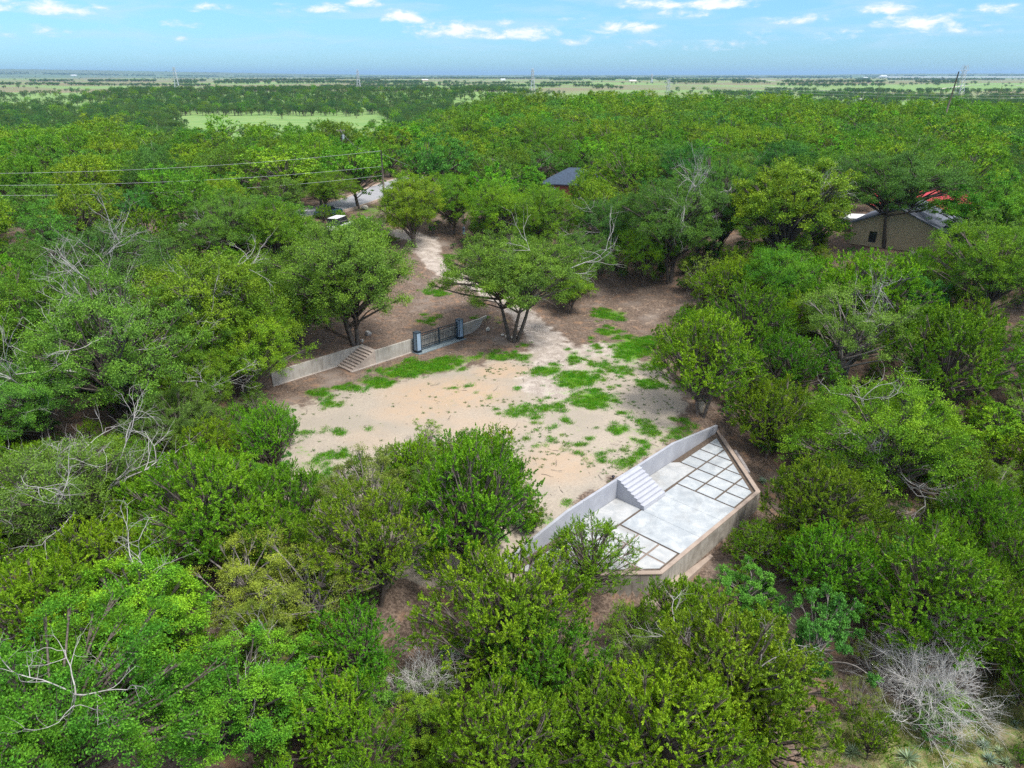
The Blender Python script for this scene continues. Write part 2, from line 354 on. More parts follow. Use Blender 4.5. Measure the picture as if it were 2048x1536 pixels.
    col = t.mix(t.ss(t.m('ADD', GV, t.m('MULTIPLY', t.m('SUBTRACT', nm, .5), .9)), .35, .75), col, gvl)
    grs = t.mix(t.ss(nf, .3, .7), (.07, .19, .015, 1), (.13, .27, .025, 1))
    grs = t.mix(t.m('MULTIPLY', t.ss(nff, .5, .7), .5), grs, (.17, .21, .05, 1))
    gn = t.m('ADD', t.m('MULTIPLY', nf, .55), t.m('MULTIPLY', nm, .45))
    col = t.mix(t.ss(t.m('ADD', G, t.m('MULTIPLY', t.m('SUBTRACT', gn, .5), 3.8)), .42, 1.0), col, grs)
    # distance: wood floor, pasture, stubble
    mead = t.mix(t.ss(nf, .35, .65), (.30, .25, .13, 1), (.13, .20, .05, 1)); mead = t.mix(t.ss(nm, .5, .7), mead, (.34, .28, .18, 1))
    AM = t.n('ShaderNodeAttribute', attribute_name='meadow').outputs['Fac']; col = t.mix(t.ss(t.m('ADD', AM, t.m('MULTIPLY', t.m('SUBTRACT', nm, .5), .8)), .35, .6), col, mead)
    p2 = t.n('ShaderNodeMapping', {'Vector': geo, 'Scale': (.004, .009, .004)}).outputs[0]
    nb = t.noise(p2, 1.0, 5, .6); nb2 = t.noise(p2, 9.0, 4, .65)
    past = t.mix(t.ss(nb2, .35, .68), (.14, .25, .07, 1), (.21, .29, .10, 1)); past = t.mix(t.m('MULTIPLY', t.ss(nb2, .6, .72), .6), past, (.10, .20, .06, 1))
    stub = t.mix(t.ss(nb2, .35, .65), (.19, .185, .10, 1), (.165, .18, .08, 1))
    stub = t.mix(t.ss(nb, .48, .6), stub, (.22, .17, .11, 1))
    far = t.mix(TF, past, stub); far = t.mix(t.m('MULTIPLY', DK, .8), far, (.10, .15, .08, 1))
    fm = t.ss(W, .6, .2)
    col = t.mix(fm, col, far)
    hb = t.m('ADD', t.m('MULTIPLY', nf, .6), t.m('MULTIPLY', nff, .4))
    finish(t, col, .95, hb, .5, .1, dist=.06); me.materials.append(m)
    return o
build_ground()
def strip(name, pts, w0, w1, lift, mat, n=60, label=None):
    """a sheet draped on the ground along a line, from offset w0 to w1"""
    P = np.array(pts); s = np.r_[0, np.cumsum(np.hypot(*np.diff(P, axis=0).T))]; tt = np.linspace(0, s[-1], n)
    xs = np.interp(tt, s, P[:, 0]); ys = np.interp(tt, s, P[:, 1])
    for _ in range(6): xs[1:-1] = (xs[:-2]+xs[1:-1]*2+xs[2:])/4; ys[1:-1] = (ys[:-2]+ys[1:-1]*2+ys[2:])/4
    dx = np.gradient(xs); dy = np.gradient(ys); L = np.hypot(dx, dy); nx, ny = -dy/L, dx/L
    k = 7; mb = MB(); V = []
    for i in range(n):
        for j in range(k):
            w = w0+(w1-w0)*j/(k-1); x = xs[i]+nx[i]*w; y = ys[i]+ny[i]*w; V.append((x, y, tz(xs[i], ys[i])+lift))
    mb.add(V, [(i*k+j, (i+1)*k+j, (i+1)*k+j+1, i*k+j+1) for i in range(n-1) for j in range(k-1)]); return mb, V, k, n
M['asphalt'] = simple('road_asphalt', (.25, .25, .265), (.32, .32, .33), 3, .9)
M['kerb'] = simple('kerb_concrete', (.55, .42, .33), (.45, .36, .30), 4)
mb, *_ = strip('road', ROAD, -3.2, 3.2, .22, None); tag(mb.build('road', M['asphalt']), kind='structure')
mb = MB()
for s in (-1, 1):
    a, V, k, n = strip('k', ROAD, s*3.2-.12, s*3.2+.12, .34, None)
    for i in range(n-1):
        A, B_, C_, D_ = V[i*k], V[i*k+k-1], V[(i+1)*k+k-1], V[(i+1)*k]
        lo = lambda p: (p[0], p[1], p[2]-.6)
        mb.add([A, B_, C_, D_, lo(A), lo(B_), lo(C_), lo(D_)], [(3, 2, 1, 0), (0, 1, 5, 4), (1, 2, 6, 5), (2, 3, 7, 6), (3, 0, 4, 7)])
tag(mb.build('kerb', M['kerb']), kind='structure')
M['dust'] = simple('field_track_dust', (.55, .50, .42), (.48, .43, .36), .05)
for pts, w in (([(1520,172),(1600,178),(1680,183),(1750,186),(1830,196),(1890,203)], 7), ([(1880,178),(1930,171),(2000,169),(2047,172)], 9), ([(1350,160),(1500,158),(1620,163)], 12)):
    mb, *_ = strip('dirt_track', [unproj(*p) for p in pts], -w/2, w/2, .5, None, 50); tag(mb.build('dirt_track', M['dust']), kind='structure')

# ------------------------------------------------------------------ patio
def concrete(name, c1, c2, streak=0.0, stain=(.2, .17, .14), sc=1.2, board=0):
    m, t = newmat(name); P = t.n('ShaderNodeTexCoord').outputs['Object']
    n1 = t.noise(P, sc, 6, .65, .4); n2 = t.noise(P, 14, 4, .6); n3 = t.noise(P, .45, 4, .6, .8)
    col = t.mix(t.ss(n1, .35, .68), (*c1, 1), (*c2, 1)); col = t.mix(t.m('MULTIPLY', t.ss(n3, .45, .72), .5), col, (*stain, 1))
    if streak:
        mp = t.n('ShaderNodeMapping', {'Vector': P, 'Scale': (5.5, 5.5, .35)}).outputs[0]
        n4 = t.noise(mp, 1.0, 5, .7, .2); col = t.mix(t.m('MULTIPLY', t.ss(n4, .5, .74), streak), col, (*stain, 1))
    col = t.mix(t.m('MULTIPLY', t.ss(n2, .6, .75), .25), col, (*stain, 1))
    finish(t, col, .8, n2, .25, .25); return m
M['slab'] = concrete('pale_slab_concrete', (0.3344, 0.3476, 0.3520), (0.4400, 0.4400, 0.4312), stain=(0.2200, 0.2068, 0.1848))
M['slabc'] = concrete('bluish_slab_concrete', (0.3168, 0.3432, 0.3608), (0.4312, 0.4488, 0.4532), stain=(0.2112, 0.2200, 0.2288))
M['render'] = concrete('grey_rendered_wall', (0.3168, 0.3256, 0.3608), (0.3696, 0.3784, 0.4092), stain=(0.2816, 0.2904, 0.3168))
M['stair'] = concrete('grey_painted_stair', (0.3872, 0.3960, 0.4400), (0.4224, 0.4312, 0.4708), stain=(0.3168, 0.3256, 0.3520))
M['oldwall'] = concrete('weathered_board_wall', (.38, .35, .305), (.25, .225, .19), .9, (.10, .082, .065))
M['curb'] = concrete('tan_coping_concrete', (.36, .285, .23), (.28, .22, .18), 0, (.25, .19, .15))
M['dirt'] = simple('joint_dirt', (.075, .055, .042), (.13, .10, .075), 7, .95)
M['lightgrout'] = simple('joint_gravel', (.24, .20, .17), (.19, .14, .11), 14, .95)
FZ = -1.5
poly_in = [(14.0, 0.02), (7.55, 6.72), (-4.82, 6.72), (-11.75, 0.02)]
def clip(poly, a, b, c):  # keep a*u+b*v<=c
    out = []
    for i in range(len(poly)):
        p, q = poly[i], poly[(i+1) % len(poly)]; fp = a*p[0]+b*p[1]-c; fq = a*q[0]+b*q[1]-c
        if fp <= 0: out.append(p)
        if fp*fq < 0: t = fp/(fp-fq); out.append((p[0]+t*(q[0]-p[0]), p[1]+t*(q[1]-p[1])))
    return out
def edge(p, q, inset):
    dx, dy = q[0]-p[0], q[1]-p[1]; L = math.hypot(dx, dy); a, b = dy/L, -dx/L   # pick the outward normal
    if a*(1.0-p[0])+b*(3-p[1]) > 0: a, b = -a, -b
    return a, b, a*p[0]+b*p[1]-inset
eR = edge(poly_in[0], poly_in[1], .28); eL = edge(poly_in[3], poly_in[2], .28)
def cell(u0, u1, v0, v1):
    p = [(u0, v0), (u1, v0), (u1, v1), (u0, v1)]
    for e in (eR, eL):
        p = clip(p, *e)
        if len(p) < 3: return None
    ar = abs(sum(p[i][0]*p[(i+1) % len(p)][1]-p[(i+1) % len(p)][0]*p[i][1] for i in range(len(p))))/2
    return p if ar > .12 else None
patio = empty('patio', P3(1.1, 3.5, FZ)); tag(patio, 'sunken patio of pale concrete slabs set in a grid of earth joints', 'patio')
def pb(mb, name, mat, parent=patio, bevel=0, smooth=False):
    o = mb.build(name, mat, None, bevel, smooth); o.parent = parent
    o.matrix_parent_inverse = Matrix.Translation(parent.location).inverted() @ Matrix.Identity(4) if parent.rotation_euler.z == 0 else parent.matrix_world.inverted()
    return o
mb = MB(); mb.prism([uv2(*p) for p in [(14.0, 0.02), (7.6, 6.8), (-4.87, 6.8), (-11.8, 0.02)]], -2.6, FZ-.05); pb(mb, 'joint_bed', M['dirt'])
W_ = .075
mb = MB(); mb.prism([uv2(*p) for p in ((-2.5+W_, 2.12+W_), (0.0, 2.12+W_), (0.0, 2.64), (4.66-W_, 2.64), (4.66-W_, 6.78), (-2.5+W_, 6.78))], FZ-.1, FZ)
# the terrace slab has scored lines: three strips butted with a hair joint
mb = MB()
for a, b in ((-2.5+W_, -.055), (-.04, 2.62), (2.635, 4.66-W_)):
    mb.prism([uv2(a, 2.12+W_ if b < 0 else (2.34 if a < 1 else 2.12)), uv2(b, 2.12+W_ if b < 0 else (2.34 if a < 1 else 2.12)), uv2(b, 6.79), uv2(a, 6.79)], FZ-.1, FZ)
pb(mb, 'terrace_slab', M['slabc'], bevel=.004)
for pts in ([(2.62, .03), (7.55-W_, .03), (7.55-W_, 1.98-W_), (2.62, 1.98-W_)], [(-5.4+W_, .03), (0, .03), (0, 2.1-W_), (-5.4+W_, 2.1-W_)]):
    mb = MB()
    if pts[1][0] > 5: pts = [(2.62, .03), (6.95, .03), (7.48, .5), (7.48, 1.9), (2.62, 1.9)]
    mb.prism([uv2(*p) for p in pts], FZ-.1, FZ); pb(mb, 'wide_slab', M['slab'], bevel=.004)
VS_R = [.58, 2.0, 3.56, 5.13, 6.62]
for i in range(7):
    u0 = 4.66+1.45*i; u1 = u0+1.45
    for j in range(4):
        if u1 < 7.7 and j == 0: continue
        c = cell(u0+W_, u1-W_, VS_R[j]+(W_ if j else 0), VS_R[j+1]-(W_ if j < 3 else .05))
        if c:
            mb = MB(); mb.prism([uv2(*p) for p in c], FZ-.1, FZ+random.Random(i*9+j).uniform(-.004, .004)); pb(mb, 'slab', M['slabc'], bevel=.004)
VS_L = [.58, 2.1, 3.66, 5.22, 6.62]
for i in range(7):
    u1 = -2.5-1.45*i; u0 = u1-1.45
    for j in range(4):
        if u0 > -5.6 and j == 0: continue
        c = cell(u0+W_, u1-W_, VS_L[j]+(W_ if j else 0), VS_L[j+1]-(W_ if j < 3 else .05))
        if c:
            mb = MB(); mb.prism([uv2(*p) for p in c], FZ-.1, FZ+random.Random(i*7+j).uniform(-.004, .004)); pb(mb, 'slab', M['slab'], bevel=.004)
# lighter gravel in the left joints
mb = MB()
for j in (3.66, 5.22): mb.prism([uv2(-8.2+(j-3.66)*1.1, j-W_), uv2(-2.5, j-W_), uv2(-2.5, j+W_), uv2(-8.2+(j-3.66)*1.1, j+W_)], FZ-.06, FZ-.035)
for u in (-3.95, -5.4): mb.prism([uv2(u-W_, 2.1), uv2(u+W_, 2.1), uv2(u+W_, 6.6), uv2(u-W_, 6.6)], FZ-.06, FZ-.032)
pb(mb, 'joint_gravel', M['lightgrout'])
def wallrun(pts, tops, bots, th, side=-1, closed=False):
    """a wall along uv points whose face is on the line and whose body goes to -v; tops/bots per point"""
    mb = MB()
    return mb
# back retaining wall (butted left and right of the stair)
def backwall(us, tops):
    mb = MB(); V = []; F = []
    for u, z in zip(us, tops):
        for v, zz in ((0, -2.6), (0, z), (-.2, z), (-.2, -2.6)): V.append(P3(u, v, zz))
    n = len(us)
    for i in range(n-1):
        for j in range(4): F.append((i*4+j, i*4+(j+1) % 4, (i+1)*4+(j+1) % 4, (i+1)*4+j))
    F += [(3, 2, 1, 0), tuple((n-1)*4+k for k in range(4))]; mb.add(V, F); return mb
bw = empty('retaining_wall', P3(1, -.1, FZ)); tag(bw, 'smooth grey rendered retaining wall with sloping ends behind the pale patio', 'wall')
pb(backwall([2.62, 7.3, 14.2], [0, .03, -.92]), 'wall_face', M['render'], bw, .01)
pb(backwall([-12.0, -5.35, -.001], [-.95, -.08, -.02]), 'wall_face', M['render'], bw, .01)
mb = MB(); mb.prism([uv2(0, -.2), uv2(2.62, -.2), uv2(2.62, 0), uv2(0, 0)], -2.6, -.006); pb(mb, 'wall_face', M['render'], bw)
mb = MB(); mb.tube([P3(-.12, -.3, -.3), P3(-.12, -.3, .12)], .045, 8)
cap = [P3(-.12, -.3, .1+.16*k/5) for k in range(6)]; mb.tube(cap, [.05, .1, .125, .125, .1, .03], 10)
o = mb.build('bollard_post', simple('black_metal_post', (.015, .015, .03), rough=.4), smooth=True); tag(o, 'small dark round topped post at the top of the patio stair', 'post')
st = empty('stair', P3(1.3, 1.2, FZ)); tag(st, 'grey painted stair of nine steps down to the patio', 'stairs')
NS = 9; rz_ = 1.49/NS; tr = 2.32/(NS-1)
mb = MB(); prof = [(0.003, FZ-.05)]
for i in range(NS):
    pass
V = []; prof = []
for i in range(NS):          # i=0 top
    top = -.01-i*rz_
    v0 = 0.003+max(0, i-1)*tr+(0 if i == 0 else 0); 
    prof.append((0.003+i*tr if i < NS-0 else 0, top))
steps = []
for i in range(NS-1):
    z = -.01-rz_*(i+0)-rz_*0
    mb2 = MB(); v0 = .003; v1 = .003+(i+1)*tr; z1 = -.01-i*rz_-(0 if i == 0 else 0); z0 = z1-rz_
    if i == 0: z1 = -.012
    mb2.prism([uv2(.003, v0), uv2(2.615, v0), uv2(2.615, v1), uv2(.003, v1)], z0+(.0 if i < NS-2 else -rz_*.0), z1)
    mb.v += mb2.v and []; mb.add(mb2.v, mb2.f)
mb.prism([uv2(.003, .003), uv2(2.615, .003), uv2(2.615, 2.335), uv2(.003, 2.335)], FZ-.08, -.01-(NS-1)*rz_)
pb(mb, 'step', M['stair'], st)
# front and side walls with a tan coping
def ringwall(parent):
    outer = [(14.42, .0), (7.72, 7.02), (-4.98, 7.02), (-12.2, 0)]; inner = [(14.06, .02), (7.57, 6.8), (-4.84, 6.8), (-11.83, .02)]
    for k, nm in ((0, 'a'), (1, 'b'), (2, 'c')):
        o1, o2, i1, i2 = outer[k], outer[k+1], inner[k], inner[k+1]
        mb = MB(); mb.prism([uv2(*o1), uv2(*o2), uv2(*i2), uv2(*i1)], -5.0, FZ+.02); pb(mb, 'wall_face', M['oldwall'], parent)
        ex = lambda p, s: (p[0]+(p[0]-1.1)/13*s, p[1]+(.03 if p[1] > 3 else 0)*(1 if s > 0 else -1))
        mb = MB(); mb.prism([uv2(*ex(o1, .05)), uv2(*ex(o2, .05)), uv2(*ex(i2, -.03)), uv2(*ex(i1, -.03))], FZ+.022, FZ+.10); pb(mb, 'coping', M['curb'], parent, .01)
fw = empty('foundation_wall', P3(1, 7, -3)); tag(fw, 'stained board-marked outer wall with tan coping round the patio front', 'wall'); ringwall(fw)
mb = MB(); mb.prism([uv2(*p) for p in ((-5.2, 7.05), (-3.0, 7.05), (-3.0, 7.5), (-5.5, 7.9), (-7.2, 7.4), (-6.6, 6.8))], -4.0, -2.6)
mb.prism([uv2(*p) for p in ((-4.6, 7.03), (1.0, 7.03), (1.0, 7.3), (-4.9, 7.6))], -4.2, [-2.75, -3.2, -3.25, -2.8]); pb(mb, 'footing', M['curb'], fw)
mb = MB()
for i in range(4):
    mb.prism([uv2(12.2-.25*i-.0, 2.85+.25*i-.28), uv2(12.2-.25*i+.16, 2.85+.25*i-.12), uv2(10.6-.25*i+.16, 4.5+.25*i-.12), uv2(10.6-.25*i, 4.5+.25*i-.28)], -2.6, -1.50-.02*i)
o = mb.build('plank_step', simple('grey_planks', (.30, .27, .26), (.2, .18, .17), 9)); tag(o, 'weathered grey plank step against the right side of the patio wall', 'step')

# ------------------------------------------------------------------ upper wall, stone steps and gate
uw = empty('concrete_wall', P3(2, -31, 0)); tag(uw, 'long weathered concrete retaining wall behind the blue gate', 'wall')
def wall2(pts, z0, z1, th=.22):
    mb = MB(); n = len(pts); V = []; F = []
    for (u, v), b, t_ in zip(pts, z0, z1):
        for dv, z in ((0, b), (0, t_), (-th, t_), (-th, b)): V.append(P3(u, v+dv, z))
    for i in range(n-1):
        for j in range(4): F.append((i*4+j, i*4+(j+1) % 4, (i+1)*4+(j+1) % 4, (i+1)*4+j))
    F += [(3, 2, 1, 0), tuple((n-1)*4+k for k in range(4))]; mb.add(V, F); return mb
M['boardwall'] = concrete('streaked_concrete_wall', (.40, .375, .33), (.33, .30, .255), .8, (.15, .125, .10))
M['footlip'] = simple('wall_foot_lip', (.48, .42, .37), (.38, .33, .28), 8)
pb(wall2([(-8.6, -32.2), (-3, -32.2), (1.42, -32.2)], [-1]*3, [1.34, 1.38, 1.40]), 'wall_face', M['boardwall'], uw, .012)
pb(wall2([(1.2, -30.0), (6, -29.98), (11.6, -29.93), (12.9, -29.85), (14.2, -29.9), (15.6, -30.1), (16.9, -30.5)], [-1]*7, [1.38, 1.38, 1.36, 1.34, 1.32, 1.26, 1.2]), 'wall_face', M['boardwall'], uw, .012)
mb = MB(); mb.prism([uv2(-8.62, -32.19), uv2(-1.8, -32.19), uv2(-1.8, -32.09), uv2(-8.62, -32.09)], -.3, .07)
mb.prism([uv2(-1.7, -29.99), uv2(5.6, -29.97), uv2(5.6, -29.87), uv2(-1.7, -29.89)], -.3, .07); pb(mb, 'footing', M['footlip'], uw)
M['step_tan'] = concrete('worn_tan_step', (.44, .37, .31), (.36, .29, .245), .4, (.14, .10, .08))
cs = empty('steps', P3(0, -31, 0)); tag(cs, 'worn tan concrete steps climbing along the upper retaining wall', 'steps')
mb = MB(); n = 9; run = 3.0/n; rs = 1.36/n
for i in range(n):
    u0 = -1.8+i*run; u1 = 1.195
    mb.prism([uv2(u0, -32.19), uv2(u1, -32.19), uv2(u1, -29.99), uv2(u0, -29.99)], (i*rs if i else -.4), (i+1)*rs)
pb(mb, 'step', M['step_tan'], cs)
mb = MB(); mb.prism([uv2(1.2, -32.19), uv2(1.42, -32.19), uv2(1.42, -30.23), uv2(1.2, -30.23)], .2, 1.372); pb(mb, 'landing', M['step_tan'], cs)
M['gate_blue'] = simple('dark_blue_grey_metal', (.016, .032, .048), (.026, .048, .066), 4, .45, .5, .3)
M['pil'] = simple('pale_blue_panel', (.25, .34, .44), (.29, .38, .48), 3, .5)
M['plat'] = simple('gate_plinth_steel', (.15, .20, .225), (.24, .28, .29), 5, .6)
gt = empty('gate', P3(8.9, -29.3, 0)); tag(gt, 'double leaf metal gate in blue grey between two panelled pillars', 'gate')
a46 = ANG
def gbox(mb, u0, u1, v0, v1, z0, z1): mb.prism([uv2(u0, v0), uv2(u1, v0), uv2(u1, v1), uv2(u0, v1)], z0, z1)
mb = MB(); gbox(mb, 5.62, 12.15, -29.86, -28.80, -.25, .05); gbox(mb, 5.62, 12.15, -28.95, -28.80, .052, .12); gbox(mb, 5.62, 12.15, -29.86, -29.76, .052, .12)
pb(mb, 'plinth', M['plat'], gt)
for uc in (6.02, 11.78):
    mb = MB(); gbox(mb, uc-.26, uc+.26, -29.72, -29.20, .30, 2.16); pil = pb(mb, 'pillar', M['pil'], gt)
    mb = MB()
    for du in (-.27, .27):
        for v in (-29.73, -29.19): gbox(mb, uc+du-.025, uc+du+.025, v-.025, v+.025, .053, 2.18)
    gbox(mb, uc-.30, uc+.30, -29.77, -29.15, .053, .16); gbox(mb, uc-.285, uc+.285, -29.75, -29.17, .22, .297)
    q = mb.build('pillar_frame', M['gate_blue']); q.parent = pil; q.matrix_parent_inverse = Matrix.Translation(gt.location)@Matrix.Identity(4) if False else Matrix.Identity(4)
    mb = MB(); gbox(mb, uc-.31, uc+.31, -29.78, -29.14, 2.182, 2.25)
    A = [P3(uc+a, -29.46+b, 2.25) for a, b in ((-.28, -.28), (.28, -.28), (.28, .28), (-.28, .28))]; mb.add(A+[P3(uc, -29.46, 2.33)], [(0, 1, 4), (1, 2, 4), (2, 3, 4), (3, 0, 4)])
    q = mb.build('pillar_cap', M['gate_blue']); q.parent = pil
for u0, u1 in ((6.33, 8.88), (8.93, 11.47)):
    mb = MB()
    for z in (.32, .52, 1.62, 1.88): gbox(mb, u0+.04, u1-.04, -29.49, -29.45, z, z+.075)
    for u in (u0, u1-.05): gbox(mb, u-.01, u+.07, -29.51, -29.43, .26, 2.0)
    lf = pb(mb, 'gate_leaf', M['gate_blue'], gt)
    mb = MB(); nb = 12
    for i in range(1, nb): gbox(mb, u0+(u1-u0)*i/nb-.017, u0+(u1-u0)*i/nb+.017, -29.482, -29.458, .33, 1.90)
    q = mb.build('bars', M['gate_blue']); q.parent = lf
    if u0 < 7:
        mb = MB(); mb.tube([P3(u1-.1, -29.40, 1.0), P3(u1-.1, -29.32, 1.05), P3(u1-.22, -29.32, 1.05)], .02, 6); q = mb.build('handle', M['gate_blue']); q.parent = lf
# ------------------------------------------------------------------ boulders and rocks
M['lime'] = simple('limestone', (.56, .52, .46), (.42, .37, .31), 4, .9, bs=.6)
M['tanrock'] = simple('tan_limestone', (.50, .42, .31), (.38, .31, .23), 3, .9, bs=.6)
def rockmesh(seed, sub=2, dims=(1, 1, 1), flat=.15):
    bm = bmesh.new(); bmesh.ops.create_icosphere(bm, subdivisions=sub, radius=1); r = np.random.RandomState(seed)
    planes = [(Vector(r.normal(size=3)).normalized(), r.uniform(.55, .85)) for _ in range(9)]
    for v in bm.verts:
        for n_, d in planes:
            k = v.co.dot(n_)-d
            if k > 0: v.co -= n_*k
        v.co *= 1+r.uniform(-.05, .05); v.co.x *= dims[0]; v.co.y *= dims[1]; v.co.z *= dims[2]
    me = bpy.data.meshes.new('rock'); bm.to_mesh(me); bm.free(); return me
def rock(px, py, w, h, label, mat='lime', seed=1, cat='rock', group=None, d=None, name='rock', sink=.35):
    x, y = unproj(px, py+h*.4); dist = math.hypot(math.hypot(x, y), CAMH-tz(x, y)); W = w*dist/FPX/2; Hh = h*dist/FPX/2
    o = bpy.data.objects.new(name, rockmesh(seed, 2, (W, (d or W*.7), Hh))); SC.collection.objects.link(o); o.data.materials.append(M[mat])
    o.location = (x, y, tz(x, y)+Hh*(1-sink)); o.rotation_euler = (0, 0, seed*.7); return tag(o, label, cat, group)
rock(1402, 812, 20, 36, 'tall tan limestone boulder standing at the foot of the juniper', 'tanrock', 3, 'boulder', d=.28, name='boulder', sink=.2)
rock(736, 665, 18, 14, 'largest white boulder on the litter slope above the concrete steps', 'lime', 4, 'boulder', name='boulder')
rock(724, 681, 7, 9, 'small white rock just above the top of the concrete steps', 'lime', 5)
rock(976, 657, 13, 10, 'squat white rock at the right end of the concrete wall', 'lime', 6)
rock(1008, 640, 9, 7, 'white rock behind the multi-trunk oak at the wall end', 'lime', 7)
rock(730, 415, 18, 10, 'large grey boulder on the verge by the road', 'lime', 8, 'boulder', name='boulder')
rock(735, 438, 20, 9, 'pile of pale rock below the grey roadside boulder', 'lime', 9)
for i, (a, b, w, h, s) in enumerate([(1005,668,12,5,'leftmost flat'),(1014,671,13,6,'second from left flat'),(1023,673,15,8,'largest and lowest flat'),(1033,671,10,6,'small right-hand lowest'),(1040,665,13,6,'lower of the right side'),(1046,660,11,6,'middle right side'),(1042,655,11,5,'upper right side'),(1036,650,9,4,'topmost right side')]):
    rock(a, b+1, w, h, s+' pale stone edging the multi-trunk oak bed', 'lime', 20+i, 'stone', 'stones ringing the multi-trunk oak')

# ------------------------------------------------------------------ vegetation
class TM:
    """tube + leaf arrays for one plant"""
    def __init__(s): s.V = []; s.F = []; s.n = 0
    def tube(s, pts, r0, r1, k=4):
        pts = np.asarray(pts, float); n = len(pts)
        d = np.gradient(pts, axis=0); d /= (np.linalg.norm(d, axis=1, keepdims=True)+1e-9)
        ref = np.where(np.abs(d[:, 2:3]) < .9, np.array([[0, 0, 1.]]), np.array([[1., 0, 0]]))
        a = np.cross(d, ref); a /= np.linalg.norm(a, axis=1, keepdims=True); b = np.cross(d, a)
        th = 2*np.pi*np.arange(k)/k; r = np.linspace(r0, r1, n)[:, None, None]
        V = pts[:, None]+(a[:, None]*np.cos(th)[None, :, None]+b[:, None]*np.sin(th)[None, :, None])*r
        i = (np.arange(n-1)[:, None]*k); j = np.arange(k)[None]; j2 = (j+1) % k
        F = np.stack([i+j, i+j2, i+k+j2, i+k+j], -1).reshape(-1, 4)+s.n
        s.V.append(V.reshape(-1, 3)); s.F.append(F); s.n += n*k
    def quads(s, Q):
        m = len(Q); s.V.append(Q.reshape(-1, 3)); s.F.append(np.arange(m*4).reshape(-1, 4)+s.n); s.n += m*4
    def mesh(s, name, mat):
        if not s.V: return None
        V = np.concatenate(s.V).astype(np.float32); F = np.concatenate(s.F).astype(np.int32)
        me = bpy.data.meshes.new(name); me.vertices.add(len(V)); me.vertices.foreach_set('co', V.ravel())
        me.loops.add(F.size); me.loops.foreach_set('vertex_index', F.ravel()); me.polygons.add(len(F))
        me.polygons.foreach_set('loop_start', np.arange(0, F.size, 4, dtype=np.int32)); me.update(calc_edges=True)
        me.materials.append(mat); return me
def unit(a): return a/(np.linalg.norm(a, axis=-1, keepdims=True)+1e-9)
def bez(a, b, c, n): t = np.linspace(0, 1, n)[:, None]; return (1-t)**2*a+2*t*(1-t)*b+t*t*c
def leaves(r, C, Dr, L, Wd, jit, spread, out=None):
    """rhombic leaves at centres C pointing along Dr"""
    n = len(C); d = unit(Dr+r.normal(size=(n, 3))*spread)
    s_ = unit(np.cross(d, unit(r.normal(size=(n, 3))*.55+(np.array([0, 0, .8]) if out is None else unit(C-out)))))
    l = L*r.uniform(.6, 1.3, (n, 1)); w = Wd*r.uniform(.7, 1.25, (n, 1)); C = C+r.normal(size=(n, 3))*jit
    return np.stack([C-d*l*.5, C+s_*w*.5-d*l*.05, C+d*l*.5, C-s_*w*.5-d*l*.05], 1)
def branch(tm, r, p, d, L, rad, lev, kink=.35, nb=3, k=4, up=0.0):
    n = 5 if lev > 0 else 4; pts = [p]; dd = d
    for i in range(n): dd = unit(dd+r.normal(size=3)*kink*.5+np.array([0, 0, up])); pts.append(pts[-1]+dd*L/n)
    tm.tube(pts, rad, rad*(.5 if lev else .25), k if lev else 3)
    if lev > 0:
        for j in range(nb):
            q = int(r.randint(2, n+1)); d2 = unit(unit(pts[q]-pts[q-1])+r.normal(size=3)*.62)
            branch(tm, r, pts[q], d2, L*r.uniform(.45, .75), rad*.5, lev-1, kink, nb, k, up)
KINDS = {
 # clumps, tufts/clump, leaves/tuft, leaf L, W, shape
 'juniper': dict(K=100, T=17, N=40, L=.10, W=.045, R=3.3, H=6.6, low=.22, stems=(1, 3), style='spray'),
 'liveoak': dict(K=125, T=14, N=46, L=.095, W=.052, R=4.4, H=7.4, low=.30, stems=(2, 4), style='puff'),
 'broad':   dict(K=100, T=15, N=42, L=.115, W=.07, R=4.0, H=7.8, low=.26, stems=(1, 2), style='puff'),
 'elm':     dict(K=110, T=14, N=46, L=.11, W=.055, R=3.8, H=7.6, low=.22, stems=(1, 3), style='arch'),
 'teal':    dict(K=38, T=20, N=28, L=.12, W=.06, R=2.4, H=4.4, low=.12, stems=(2, 4), style='puff'),
 'olive':   dict(K=56, T=20, N=26, L=.10, W=.045, R=3.6, H=6.2, low=.2, stems=(2, 4), style='puff'),
}
